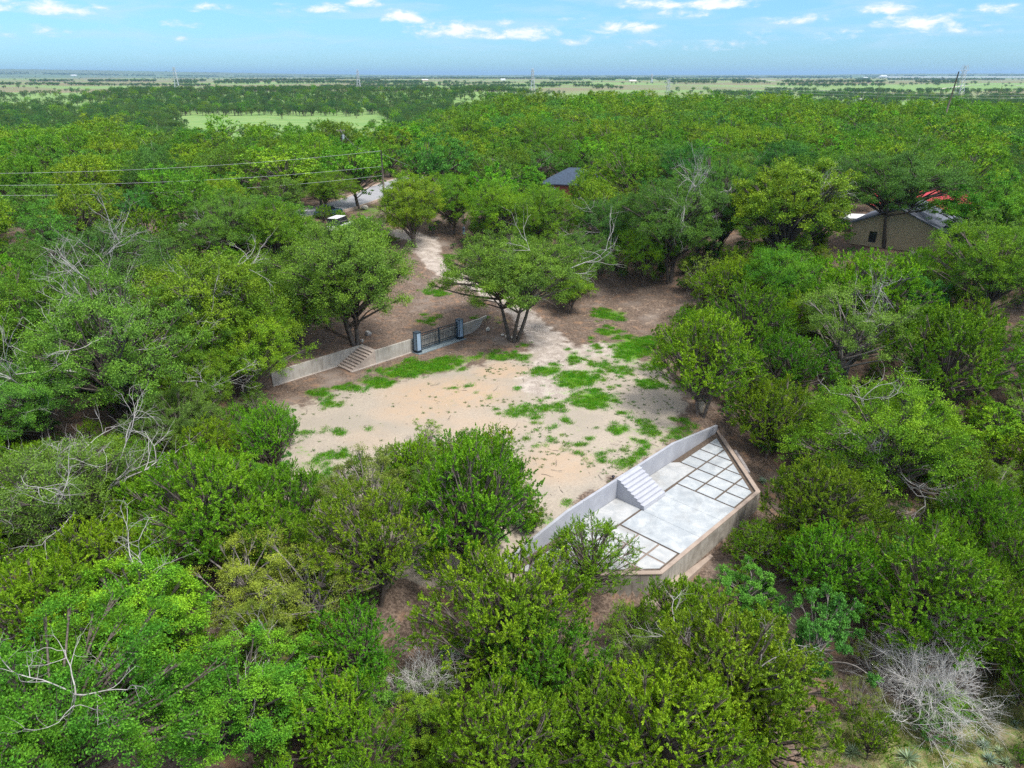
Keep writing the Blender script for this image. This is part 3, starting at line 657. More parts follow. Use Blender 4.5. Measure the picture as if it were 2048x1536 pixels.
def make_plant(kind, seed, lod=0, dens=1.0, dead=0, stems=None, low=None, shape=None):
    """returns wood, crown, dead-branch meshes. lod 0 near, 1 middle, 2 far"""
    q = KINDS[kind]; r = np.random.RandomState(seed); R, H = q['R'], q['H']; low = low if low is not None else q['low']
    K = q['K']; T = max(5, int(q['T']*(1, .58, .28)[lod])); N = max(4, int(q['N']*dens*(1, .5, .26)[lod])); ls = (1, 1.9, 3.6)[lod]
    if lod: K = int(K*(1, .7, .4)[lod])
    wood, crown, dd = TM(), TM(), TM()
    ns = stems or r.randint(q['stems'][0], q['stems'][1]+1); base = []
    for i in range(ns):
        a = r.uniform(0, 6.28); off = np.array([math.cos(a), math.sin(a), 0])*(.12 if ns > 1 else 0)
        top = np.array([math.cos(a)*R*.28*(ns > 1), math.sin(a)*R*.28*(ns > 1), H*r.uniform(.5, .68)])+np.append(r.normal(size=2)*.25, 0)
        mid = (off+top)/2+r.normal(size=3)*np.array([.3, .3, .1])
        pts = bez(off+[0, 0, -.5], mid, top, 8); tr = (.16 if kind != 'juniper' else .13)*(1 if ns < 3 else .8)*H/7
        wood.tube(pts, tr*1.25, tr*.35, 7 if lod == 0 else 5); base.append(pts)
    lob = unit(r.normal(size=(6, 3))*[1, 1, .6]); lamp = r.uniform(-.42, .42, 6)
    cen = np.array([0, 0, H*(low+(1-low)*.48)]); hz = H*(1-low)*.5
    cl = []; tries = 0
    while len(cl) < K and tries < 6000:
        tries += 1; d = unit(r.normal(size=3)*[1, 1, 1]); 
        if d[2] < -.25 and r.rand() < .7: continue
        f = r.uniform(.68, 1.05) if r.rand() < .68 else r.uniform(.25, .7)
        f *= 1+float(np.sum(lamp*np.clip(lob@d, 0, 1)**3))
        if kind == 'juniper': rr = R*(1-.28*max(0, d[2]))
        elif kind == 'liveoak': rr = R
        else: rr = R*.97
        p = cen+d*[rr*f, rr*f, hz*f*(1.0 if d[2] > 0 else .8)]
        p = p*[1, 1, 1]+r.normal(size=3)*.12
        if all(np.sum((p-c)**2) > (R*.155)**2 for c in cl): cl.append(p)
        elif tries > 2500: cl.append(p)
    for p in cl:
        st = base[r.randint(ns)]; hgt = np.clip((.30 if low < .36 else .55)+.5*(p[2]-H*low)/(H*(1-low)), .2 if low < .36 else .6, .98); s0 = st[min(7, int(hgt*7))]
        out = unit((p-s0)*[1, 1, .2]+1e-6); mid = s0*.45+p*.55+np.array([0, 0, (-.35 if kind == 'juniper' else .25)])+r.normal(size=3)*.25
        lb = bez(s0, mid, p, 7 if lod == 0 else 4); rad = .018+.011*np.linalg.norm(p-s0)
        if lod < 2 or r.rand() < .4: wood.tube(lb, rad*1.3, rad*.35, 4 if lod == 0 else 3)
        rel = unit((p-cen)/[R, R, hz]); outw = unit(rel*[1, 1, .6]+[0, 0, .35]); cr = R*.18*r.uniform(.6, 1.5)
        dirs = unit(r.normal(size=(T, 3))+outw*.9); rad_ = cr*r.uniform(.25, 1.1, (T, 1))
        flat = {'spray': 1.15, 'puff': .72, 'arch': .85}[q['style']]
        tc_ = p+dirs*rad_*[1, 1, flat]
        if lod == 0:
            for t_ in tc_[::3]: wood.tube([lb[-2], (lb[-1]+t_)/2, t_], rad*.42, .004, 3)
        if q['style'] == 'spray':
            ax = unit(dirs*.7+[0, 0, .6]+r.normal(size=(T, 3))*.35); Ls = r.uniform(.22, .46, (T, 1))*(1 if lod < 2 else 1.25)
            k = np.tile(np.linspace(0, 1, N), T)[:, None]; A = np.repeat(ax, N, 0); C = np.repeat(tc_, N, 0)+A*np.repeat(Ls, N, 0)*(k-.3)
            rr = .10*(1-k*.8)*(1 if lod < 2 else 1.6); side = unit(r.normal(size=(T*N, 3))); C = C+side*rr*r.uniform(.2, 1, (T*N, 1))
            crown.quads(leaves(r, C, A+side*.55, q['L']*ls, q['W']*ls*1.1, .015, .25, cen-[0, 0, H*.12]))
        else:
            A = np.repeat(dirs, N, 0); C = np.repeat(tc_, N, 0); sp = r.normal(size=(T*N, 3))*[1, 1, .6]; 
            rr = (.125 if q['style'] == 'puff' else .115)*(1 if lod < 2 else 1.5)*R/4
            C = C+sp*rr; dr = unit(sp+A*.5+[0, 0, .1])
            if q['style'] == 'arch': C = C+A*np.abs(r.normal(size=(T*N, 1)))*.22; dr = unit(A+[0, 0, .2])
            crown.quads(leaves(r, C, dr, q['L']*ls, q['W']*ls, .02, .7, cen-[0, 0, H*.1]))
    for i in range(dead):
        a = r.uniform(0, 6.28); e = r.uniform(.25, 1.3); st = base[r.randint(ns)]; s0 = st[r.randint(3, 7)]
        d = unit(np.array([math.cos(a), math.sin(a), e])); L = R*r.uniform(.75, 1.12)*(1 if kind != 'juniper' else .8)
        branch(dd, r, s0, d, L*.9, .055*H/7, 2 if lod else 3, .42, 4 if lod == 0 else 3, 4, .02)
    mats = {'juniper': 'bark_dark', 'broad': 'bark_grey', 'liveoak': 'bark_grey', 'elm': 'bark_dark', 'teal': 'twigwood', 'olive': 'twigwood'}
    return wood.mesh('trunk', M[mats[kind]]), crown.mesh('crown', M[kind]), (dd.mesh('dead_branches', M['deadwood']) if dead else None)
LIB = {}
def lib(kind, var, lod, **kw):
    key = (kind, var, lod, tuple(sorted(kw.items())))
    if key not in LIB: LIB[key] = make_plant(kind, 1000+hash(kind) % 1 + var*37+sum(map(ord, kind)), lod, **kw)
    return LIB[key]
def place_tree(kind, x, y, s, rz, var, lod, label, cat, group=None, sz=1.0, name=None, z=None, **kw):
    w, c, d = lib(kind, var, lod, **kw)
    o = empty(name or {'juniper': 'juniper', 'liveoak': 'live_oak', 'broad': 'broadleaf_tree', 'elm': 'elm', 'teal': 'leafy_shrub', 'olive': 'olive_green_tree'}[kind], (x, y, tz(x, y) if z is None else z), rz, s)
    o.scale = (s, s, s*sz); tag(o, label, cat, group)
    for nm, me in (('trunk', w), ('crown', c), ('dead_branches', d)):
        if me:
            b = bpy.data.objects.new(nm, me); SC.collection.objects.link(b); b.parent = o
    return o
placed = []   # x, y, radius
# photo px x, y of the crown's middle, half width px, kind, variant, label, options
HT = [
 (938,1000,138,'juniper',0,'tall dense juniper in front of the sand, left of the patio wall',dict(sz=1.18,stems=2)),
 (745,1080,135,'juniper',1,'open juniper with a dark trunk below the middle of the sand',dict(dens=.72,sz=1.05)),
 (1172,1112,96,'juniper',2,'small thin juniper overlapping the near left corner of the patio',dict(dens=.6,sz=.95,stems=1)),
 (1010,1215,165,'juniper',3,'juniper with a black forked trunk just below the patio corner',dict(dens=.8)),
 (1262,1250,50,'juniper',2,'wispy low juniper at the bottom corner of the outer patio wall',dict(dens=.5,stems=1)),
 (430,890,72,'juniper',4,'small yellow-green juniper left of the sparse one at the sand edge',{}),
 (535,868,66,'juniper',2,'sparse juniper with bare lower stems at the left edge of the sand',dict(dens=.6,sz=1.3,low=.35)),
 (400,1020,140,'juniper',1,'wide juniper right of the oak with big white bare limbs',dict(dens=.85)),
 (545,1090,98,'juniper',2,'juniper at the bottom left edge of the sand',dict(dens=.8)),
 (610,1180,110,'olive',0,'olive-green brushy tree left of the black forked trunk',{}),
 (350,840,85,'liveoak',3,'pale grey-green oak between the left woods and the sand edge',dict(dens=.9)),
 (300,1240,150,'broad',0,'biggest bright green broadleaf tree in the lower left',dict(dead=3,sz=.85)),
 (475,1395,135,'broad',1,'bright green broadleaf tree below the biggest one in the lower left',dict(dead=1,sz=.85)),
 (110,1430,175,'elm',0,'dark green tree with grey twigs in the bottom left corner',dict(dead=2)),
 (60,1230,130,'juniper',3,'dark juniper at the left edge below the white bare limbs',{}),
 (700,1290,105,'juniper',4,'juniper just left of the smaller grey dead shrub',dict(dens=.85)),
 (640,1420,110,'juniper',0,'juniper at the bottom beside the bright broadleaf tree',dict(dens=.9)),
 (735,1385,58,'teal',0,'round blue-green shrub at the left foot of the smaller dead shrub',{}),
 (850,1470,80,'broad',2,'small bright leafy tree right below the smaller dead shrub',dict(low=.1)),
 (720,1500,90,'juniper',1,'juniper cut by the bottom edge left of the small bright leafy tree',{}),
 (1000,1490,140,'juniper',2,'juniper at the bottom edge right of the small bright leafy tree',{}),
 (1090,1330,130,'juniper',3,'juniper right of the smaller grey dead shrub',dict(dens=.85)),
 (1180,1450,130,'juniper',4,'juniper at the bottom edge left of the widest one',{}),
 (1330,1480,150,'juniper',1,'juniper at the bottom edge under the big foreground one',{}),
 (1445,1345,170,'juniper',0,'big spreading juniper below the outer patio wall',dict(dead=4,sz=.85)),
 (1530,1440,110,'juniper',3,'juniper at the bottom edge left of the big dead shrub',{}),
 (1300,1300,70,'olive',1,'thin olive shrub among grey twigs under the patio corner',dict(dens=.5,dead=3)),
 (1500,1180,62,'teal',1,'bright leafy shrub at the foot of the outer patio wall',dict(sz=1.0)),
 (1400,1190,30,'teal',2,'small green bush against the outer patio wall foot',{}),
 (1600,1110,60,'juniper',4,'juniper right of the bright leafy shrub under the patio wall',{}),
 (1660,1140,100,'juniper',2,'juniper behind the dead log on the right',{}),
 (1640,1270,75,'teal',3,'pale blue-green shrub between the big juniper and the big dead shrub',dict(sz=1.3)),
 (1720,1405,48,'olive',2,'yellowish brown thin juniper beside the big dead shrub',dict(dens=.6)),
 (1850,1180,130,'juniper',1,'juniper directly behind the big dead shrub',{}),
 (1985,1220,100,'juniper',3,'dark juniper right of the one behind the big dead shrub',{}),
 (2045,1310,55,'juniper',0,'juniper at the right edge beside the big dead shrub',{}),
 (1880,1400,48,'broad',3,'bright green bush growing through the big dead shrub',dict(low=.05,sz=.55)),
 (1810,1115,50,'teal',0,'pale green airy shrub above the big dead shrub',dict(dens=.7)),
 (1640,1010,108,'juniper',2,'juniper just right of the far right corner of the patio front',{}),
 (1585,1065,52,'juniper',1,'low juniper filling the gap right of the patio wall end',{}),
 (1545,825,88,'juniper',3,'juniper on a dark leaning trunk behind the patio tip',dict(stems=1)),
 (1415,715,118,'juniper',1,'broad juniper with open branches over the tan boulder',dict(dens=.82,sz=.95,stems=3)),
 (1570,720,80,'juniper',4,'juniper behind the broad one over the tan boulder',dict(dead=2)),
 (1785,885,125,'elm',0,'bright oak with long bare white branches on the right',dict(dead=6,sz=1.0)),
 (1700,660,120,'olive',3,'olive juniper with grey twigs and a dead orange spray',dict(dead=2)),
 (1725,592,104,'juniper',0,'round domed juniper in front of the tan gabled house',dict(sz=.85)),
 (1555,560,80,'elm',1,'mid green tree between the clearing and the round domed juniper',{}),
 (1620,640,60,'juniper',2,'small juniper left of the olive one with grey twigs',{}),
 (1460,570,70,'juniper',4,'yellow-green juniper at the far right rim of the clearing',{}),
 (1500,640,80,'juniper',1,'juniper behind the right rim of the clearing',{}),
 (1835,600,45,'teal',2,'pale blue-green sapling below the tan gabled house',dict(sz=1.4)),
 (1900,700,110,'juniper',3,'juniper below the pale blue-green sapling',{}),
 (1590,415,120,'broad',5,'large rounded bright green oak left of the tan gabled house',dict(dead=1)),
 (1800,366,112,'liveoak',0,'wide grey-green oak arching in front of the tan and red-roofed houses',dict(low=.46,stems=3,sz=.9)),
 (1350,440,96,'liveoak',1,'tall pale oak with bare grey limbs above the far litter slope',dict(dead=4,sz=1.3)),
 (1440,400,80,'liveoak',4,'pale oak joined to the right of the tall one above the litter slope',dict(dead=3,sz=1.4)),
 (1235,450,76,'liveoak',2,'oak left of the tall pale one with white hanging limbs',dict(dead=3,sz=1.15)),
 (1290,500,55,'elm',2,'slim mid green tree with a dark trunk at the back of the clearing',dict(sz=1.2)),
 (1080,445,72,'elm',3,'leafy tree in front of the brick house',{}),
 (1000,420,70,'elm',4,'tree right of the meter post',{}),
 (1160,515,72,'liveoak',3,'oak behind the right shoulder of the multi-trunk oak',{}),
 (1140,575,48,'elm',0,'low leafy tree tucked behind the multi-trunk oak on the right',{}),
 (1025,548,138,'liveoak',5,'multi-trunk oak with bare grey twigs beside the gravel track',dict(dead=3,low=.36,stems=3,sz=1.0,dens=1.25)),
 (868,325,78,'liveoak',1,'tall dark oak right of the wooden power pole',dict(sz=1.1)),
 (826,412,72,'elm',1,'bright leafy tree right of the road end',{}),
 (905,400,60,'elm',2,'leafy tree above the meter post',{}),
 (570,345,88,'broad',1,'yellow-green elm group left of the wooden power pole',dict(sz=.62)),
 (712,340,76,'broad',2,'bright domed yellow-green tree beside the wooden power pole',dict(sz=.85)),
 (640,365,62,'broad',0,'yellow-green tree between the two bright ones by the power pole',dict(sz=.7)),
 (655,378,50,'elm',3,'dark leafy tree overhanging the parked blue car',dict(low=.4,sz=.85)),
 (700,540,150,'liveoak',2,'broad dark oak with black leaning trunks behind the concrete steps',dict(low=.30,stems=3,sz=1.05,dead=3)),
 (470,452,85,'liveoak',3,'grey-green oak left of the road bend',dict(dead=2)),
 (560,470,80,'elm',4,'mid green tree in front of the road left of the blue car',{}),
 (560,600,90,'elm',0,'dense green tree left of the broad dark oak',{}),
 (420,620,140,'elm',1,'yellow-green tree left of the concrete wall end',dict(dead=2)),
 (500,700,90,'elm',2,'low hanging green tree touching the left end of the concrete wall',{}),
 (230,690,150,'liveoak',4,'big sprawling oak with many bare grey limbs in the left woods',dict(dead=7,sz=1.05)),
 (215,545,120,'liveoak',0,'grey-green oak with a spray of white twigs in the left woods',dict(dead=7)),
 (400,760,80,'elm',3,'green tree with a grey trunk left of the sand',dict(dead=3)),
 (70,640,110,'elm',4,'mid green tree at the left edge above the dark trunk',dict(dead=1)),
 (55,800,105,'liveoak',1,'blue-green oak on the left edge beside the dark trunk',dict(dead=2)),
 (130,975,150,'liveoak',5,'half bare oak with big white limbs on the left edge',dict(dead=10,dens=.6)),
 (330,1090,90,'olive',0,'olive scrub tree under the half bare oak',{}),
 (260,1010,80,'juniper',3,'juniper tucked under the right of the half bare oak',{}),
 (200,1120,110,'juniper',4,'juniper under the half bare oak on the left',{}),
 (1990,425,85,'broad',2,'bright leafy tree at the right edge beside the red-roofed house',dict(sz=.9)),
 (1990,535,84,'elm',2,'blue-grey leafy tree in front of the right end of the red-roofed house',{}),
 (490,1170,110,'olive',2,'grey olive tree right of the biggest bright broadleaf tree',{}),
]
VIS = [(545,778),(600,690),(625,655),(700,640),(770,600),(800,590),(850,560),(838,480),(890,470),(900,560),(985,585),(1060,620),(1120,600),(1190,562),(1250,560),(1330,570),(1375,600),(1325,660),(1310,720),(1370,790),(1400,840),(1470,850),(1500,920),(1560,930),(1530,1000),(1505,1030),(1410,1130),(1350,1190),(1280,1150),(1090,1150),(1090,1040),(1060,950),(1000,890),(900,860),(820,880),(760,910),(700,940),(600,985),(580,880),(590,810),(520,800),(430,835),(410,815)]
PROT = [(1695,405,1915,492,112),(618,372,775,440,118),(770,280,800,352,130),(905,425,945,475,102),(1096,345,1150,378,128),(1695,430,1790,500,88),(1660,450,1700,500,88),(1790,400,1915,460,105),(1790,500,1850,535,84),(775,500,850,600,90),(1700,1230,2100,1700,34),(745,1300,945,1440,30),(690,240,720,268,150),(845,370,872,392,100)]
def occludes(x, y, z, rad, dist):
    k = 8; a = np.arange(k)*2*np.pi/k
    d = math.sqrt(x*x+y*y+(CAMH-z)**2)
    cx, cy_ = project(np.array([x]), np.array([y]), np.array([z+rad*.9])); rp = rad*FPX/d*.9
    X = np.r_[cx, cx+rp*np.cos(a), cx+rp*.5*np.cos(a)]; Y = np.r_[cy_, cy_+rp*np.sin(a), cy_+rp*.5*np.sin(a)]
    if in_poly(X, Y, VIS).any(): return True
    for x0, y0, x1, y1, D in PROT:
        if dist < D+4 and (cx[0]+rp > x0 and cx[0]-rp < x1 and cy_[0]+rp > y0 and cy_[0]-rp < y1): return True
    return False
for i, (px, py, rp, kind, var, label, kw) in enumerate(HT):
    q = KINDS[kind]; kw = dict(kw); sz = kw.pop('sz', 1.0); hc = 4.0
    for _ in range(5):
        x, y = unproj(px, py, hc); d = math.sqrt(x*x+y*y+(CAMH-tz(x, y)-hc)**2)
        R = rp*d/FPX/1.08; s = R/q['R']; lw = kw.get('low', q['low']); hc = q['H']*s*sz*(lw+(1-lw)*.48)
    lod = 0 if d < 120 else 1
    place_tree(kind, x, y, s, (i*2.399) % 6.283, var, lod, label, 'shrub' if kind == 'teal' else 'tree', None, sz, **kw)
    placed.append((x, y, R))
# trees filling the woods; the nearest stand as trees of their own, the rest of the wood is one mass
rng = np.random.RandomState(5); cand = []
RD = np.array(ROAD)
def spacing(d): return 4.3 if d < 90 else 5.0
for ring in range(60000):
    y = 16+ (rng.rand()**.62)*444; x = (rng.rand()*2-1)*(y*.80+14)
    t = x/max(y, 1); lim = float(ridge(t))+12
    if y > lim: continue
    cand.append((x, y))
cand = np.array(cand); cz = terrain(cand[:, 0], cand[:, 1])
grid = {}
def near_ok(x, y, r):
    gx, gy = int(x//8), int(y//8)
    for a in (-1, 0, 1):
        for b in (-1, 0, 1):
            for (X, Y, Rr) in grid.get((gx+a, gy+b), ()):
                if (X-x)**2+(Y-y)**2 < ((r+Rr)*(.62 if Y < 60 else .78))**2: return False
    return True
for (x, y, r) in placed: grid.setdefault((int(x//8), int(y//8)), []).append((x, y, r))
U_, V_ = to_uv(cand[:, 0], cand[:, 1]); rdist = polydist(cand[:, 0], cand[:, 1], ROAD); pdist = polydist(cand[:, 0], cand[:, 1], PATH)
HOUSES = [unproj(1770, 478)+(10,), unproj(1868, 455)+(9,), unproj(1150, 385)+(7,)]
print(HOUSES)
fill = []
zone = vnoise(cand[:, 0], cand[:, 1], 26, 31)
for (x, y), z, u, v, rd, pd, zn in zip(cand, cz, U_, V_, rdist, pdist, zone):
    d = math.hypot(x, y); R = (rng.uniform(1.5, 2.9) if d < 62 else rng.uniform(2.0, 3.5)) if d < 90 else rng.uniform(2.8, 4.8)
    if -14 < u < 16 and -2 < v < 9.5: continue
    if rd < 3.6+R*.5 or pd < 2.2+R*.6: continue
    if any(math.hypot(x-a, y-b) < c+R*.4 for a, b, c in HOUSES): continue
    if d < 175 and occludes(x, y, z, R, d): continue
    if not near_ok(x, y, R): continue
    px, py = project(x, y, z+3); px = float(px); py = float(py)
    if px < -250 or px > 2300 or py > 1750: continue
    k = rng.rand()
    if py > 860 or (px > 1350 and py > 520): kind = 'juniper' if k < .66 else ('olive' if k < .80 else ('elm' if k < .92 else 'broad'))
    elif px < 900 and py > 420: kind = 'liveoak' if k < .5 else ('elm' if k < .9 else 'juniper')
    else: kind = 'liveoak' if k < .30+.3*zn else ('elm' if k < .86 else 'broad')
    grid.setdefault((int(x//8), int(y//8)), []).append((x, y, R)); fill.append((d, x, y, R, kind, px, py))
fill.sort(); print('fill trees', len(fill))
LM = [('the patio', 1300, 1010), ('the blue gate', 880, 670), ('the concrete steps', 712, 715), ('the multi-trunk oak', 1020, 560), ('the big dead shrub', 1860, 1340), ('the smaller dead shrub', 850, 1370),
      ('the tan boulder', 1402, 810), ('the brick house', 1125, 362), ('the tan gabled house', 1745, 460), ('the red roof', 1850, 415), ('the wooden power pole', 783, 315), ('the blue car', 655, 432),
      ('the meter post', 927, 450), ('the half bare oak', 130, 980), ('the biggest bright broadleaf tree', 310, 1240), ('the sprawling oak in the left woods', 230, 690),
      ('the bright oak with white branches', 1785, 880), ('the large rounded bright oak', 1590, 415), ('the far pole with transformers', 707, 255), ('the top left woods', 60, 330), ("the photo's right edge", 2040, 640), ("the woods' upper right corner", 2000, 260),
      ('the middle of the pasture gap', 540, 230), ('the leaning pole on the skyline', 1857, 175)]
KD = {'juniper': ('yellow-green juniper', 'tree'), 'liveoak': ('grey-green oak', 'tree'), 'broad': ('bright green broadleaf tree', 'tree'), 'elm': ('mid green leafy tree', 'tree'), 'olive': ('olive-green scrub tree', 'tree')}
ORD = ['nearest', 'second nearest', 'third nearest', 'fourth nearest', 'fifth nearest', 'sixth nearest', 'seventh nearest', 'eighth nearest', 'ninth nearest', 'tenth nearest', 'eleventh nearest', 'twelfth nearest', 'thirteenth nearest', 'fourteenth nearest', 'fifteenth nearest']
NIND = 205
ind = [f for f in fill if -120 < f[5] < 2170 and f[6] < 1640][:NIND]; iset = set(map(id, ind)); rest = [f for f in fill if id(f) not in iset]
lab = {}
for f in ind:
    j = min(range(len(LM)), key=lambda k: (LM[k][1]-f[5])**2+((LM[k][2]-f[6])*1.3)**2); dx, dy = f[5]-LM[j][1], f[6]-LM[j][2]
    dr = ('right of' if dx > 0 else 'left of') if abs(dx) > abs(dy)*1.2 else ('in front of' if dy > 0 else 'behind')
    lab.setdefault((j, dr, f[4]), []).append((math.hypot(dx, dy), f))
for (j, dr, kind), L in lab.items():
    L.sort(key=lambda t: t[0])
    for n, (_, f) in enumerate(L):
        d, x, y, R, kind, px, py = f; q = KINDS[kind]; lod = 0 if d < 62 else 1
        place_tree(kind, x, y, R/q['R'], rng.rand()*6.28, rng.randint(5), lod, f'{KD[kind][0]} {dr} {LM[j][0]}, {ORD[min(n, 14)]}'+(' to it' if len((KD[kind][0]+LM[j][1 if 0 else 0]+dr+ORD[min(n, 14)]).replace('-', ' ').split()) < 99 and len((f"{KD[kind][0]} {dr} {LM[j][0]}, {ORD[min(n, 14)]} to it").split()) <= 14 else ''), KD[kind][1],
                   {'juniper': 'junipers of the scrub woods', 'liveoak': 'oaks of the woods', 'elm': 'leafy trees of the woods', 'broad': 'bright leafy trees of the woods', 'olive': 'olive scrub trees'}[kind], rng.uniform(.85, 1.3), **(dict(dead=3) if kind in ('liveoak', 'juniper') and rng.rand() < .22 else {}))
print('far', len(rest), 'ind', len(ind))
def scatter(name, protos, pts, label, cat, kind='stuff'):
    """pts: x y z scale rot pick ; instances of prototype meshes"""
    col = bpy.data.collections.new(name+'_kinds')
    for i, me in enumerate(protos): col.objects.link(bpy.data.objects.new(f'{name}_kind_{i:02d}', me))
    pts = np.array(pts, np.float32); me = bpy.data.meshes.new(name); me.vertices.add(len(pts)); me.vertices.foreach_set('co', pts[:, :3].ravel())
    for nm, c, ty in (('size', 3, 'FLOAT'), ('turn', 4, 'FLOAT'), ('pick', 5, 'INT')):
        a = me.attributes.new(nm, ty, 'POINT'); a.data.foreach_set('value', pts[:, c].astype(np.int32 if ty == 'INT' else np.float32))
    o = bpy.data.objects.new(name, me); SC.collection.objects.link(o); tag(o, label, cat, None, kind)
    g = bpy.data.node_groups.new(name, 'GeometryNodeTree'); g.interface.new_socket('Geometry', in_out='INPUT', socket_type='NodeSocketGeometry'); g.interface.new_socket('Geometry', in_out='OUTPUT', socket_type='NodeSocketGeometry')
    N = g.nodes; Lk = g.links; gi = N.new('NodeGroupInput'); go = N.new('NodeGroupOutput'); ci = N.new('GeometryNodeCollectionInfo'); ci.inputs[0].default_value = col; ci.inputs['Separate Children'].default_value = True; ci.inputs['Reset Children'].default_value = True
    ip = N.new('GeometryNodeInstanceOnPoints'); ip.inputs['Pick Instance'].default_value = True
    def at(nm, dt): n = N.new('GeometryNodeInputNamedAttribute'); n.data_type = dt; n.inputs[0].default_value = nm; return n.outputs[0]
    cr = N.new('ShaderNodeCombineXYZ'); Lk.new(at('turn', 'FLOAT'), cr.inputs[2]); e2r = N.new('FunctionNodeEulerToRotation'); Lk.new(cr.outputs[0], e2r.inputs[0])
    Lk.new(gi.outputs[0], ip.inputs['Points']); Lk.new(ci.outputs[0], ip.inputs['Instance']); Lk.new(at('pick', 'INT'), ip.inputs['Instance Index'])
    Lk.new(e2r.outputs[0], ip.inputs['Rotation']); Lk.new(at('size', 'FLOAT'), ip.inputs['Scale']); Lk.new(ip.outputs[0], go.inputs[0])
    md = o.modifiers.new('scatter', 'NODES'); md.node_group = g; return o
def joined(kind, var, lod, **kw):
    w, c, d = lib(kind, var, lod, **kw); bm = bmesh.new(); mats = []
    me = bpy.data.meshes.new('tree')
    parts = [m for m in (w, c, d) if m]; Vs = []; Fs = []; Mi = []; n = 0
    for i, m in enumerate(parts):
        v = np.empty(len(m.vertices)*3, np.float32); m.vertices.foreach_get('co', v); f = np.empty(len(m.loops), np.int32); m.loops.foreach_get('vertex_index', f)
        Vs.append(v); Fs.append(f+n); Mi.append(np.full(len(m.polygons), i, np.int32)); n += len(m.vertices); me.materials.append(m.materials[0])
    v = np.concatenate(Vs); f = np.concatenate(Fs); me.vertices.add(len(v)//3); me.vertices.foreach_set('co', v); me.loops.add(len(f)); me.loops.foreach_set('vertex_index', f)
    me.polygons.add(len(f)//4); me.polygons.foreach_set('loop_start', np.arange(0, len(f), 4, dtype=np.int32)); me.polygons.foreach_set('material_index', np.concatenate(Mi)); me.update(calc_edges=True); bm.free(); return me
ks = ['liveoak', 'elm', 'broad', 'juniper', 'olive']
near_p = [joined(k, v, 1, **(dict(dead=3) if k == 'liveoak' and v % 2 else {})) for k in ks for v in range(4)]
far_p = [joined(k, v, 2) for k in ks for v in range(4)]
val_p = [joined('liveoak', v, 2) for v in range(4)]+[joined('elm', v, 2) for v in range(4)]
for m_ in val_p[:6]: m_.materials[1] = M['farleaf']
A = []; B_ = []
for (d, x, y, R, kind, px, py) in rest:
    (A if d < 190 else B_).append((x, y, tz(x, y), R/KINDS[kind]['R']*1.08, rng.rand()*6.28, ks.index(kind)*4+rng.randint(4)))
scatter('woodland', near_p, A, 'unbroken oak and elm canopy rolling away behind the clearing', 'woodland')
scatter('ridge_woodland', far_p, B_, 'darker band of treetops along the far rim of the woods', 'woodland')
# valley and plain trees
F = []
for i in range(60000):
    y = 240*(22**rng.rand()); x = (rng.rand()*2-1)*y*.78; t = x/y
    lim = float(ridge(t))
    if y < lim+20: continue
    px, py = project(x, y, 0.0); px = float(px); n = float(vnoise(x, y*1.6, 130, 41)); n2 = float(vnoise(x, y*3, 60, 43)); n3 = float(vnoise(x, y*2.5, 900, 45))
    p = 0.0; px += (float(vnoise(x, y, 60, 71))-.5)*80; ye = y; y2 = y+(float(vnoise(x, y, 90, 72))-.5)*110; y = y2 if 300 < y < 1000 else y
    if y < 620 and px < 345: p = .9 if n > .3 else .25
    elif y < 300 and px < 760: p = .15
    elif y < 620 and px < 760: p = .02 if n2 > .6 else .002
    elif y < 900 and px < 930: p = 1.0 if (y < 860 and px > 200) else (.8 if n > .5 else .1)
    elif y < 620 and px < 1450: p = .75 if n > .35 else .1
    elif y < 900 and px < 1450: p = 1.0 if (n > .35 and px > 1180) or n > .62 else .06
    elif y < 1300: p = .8 if n > .70 else (.4 if n2 > .8 else .01)
    elif y < 2400: p = .6 if (n > .86 or (n3 > .6 and n2 > .86)) else .0015
    else: p = .5 if (n2 > .9 and n3 > .45) else .0006
    y = ye
    if rng.rand() > p: continue
    r = 4.6; k = (int(x//9), int(y//9))
    if k in grid and y < 1400: continue
    grid.setdefault(k, []).append((x, y, r)); F.append((x, y, 0, rng.uniform(.6, 1.15), rng.rand()*6.28, rng.randint(6) if rng.rand() < .85 else 6+rng.randint(2)))
F = np.array(F); F[:, 2] = terrain(F[:, 0], F[:, 1]); print('valley', len(F))
scatter('valley_woodland', val_p, F, 'dark round trees and hedgerows scattered over the valley and plain', 'woodland')
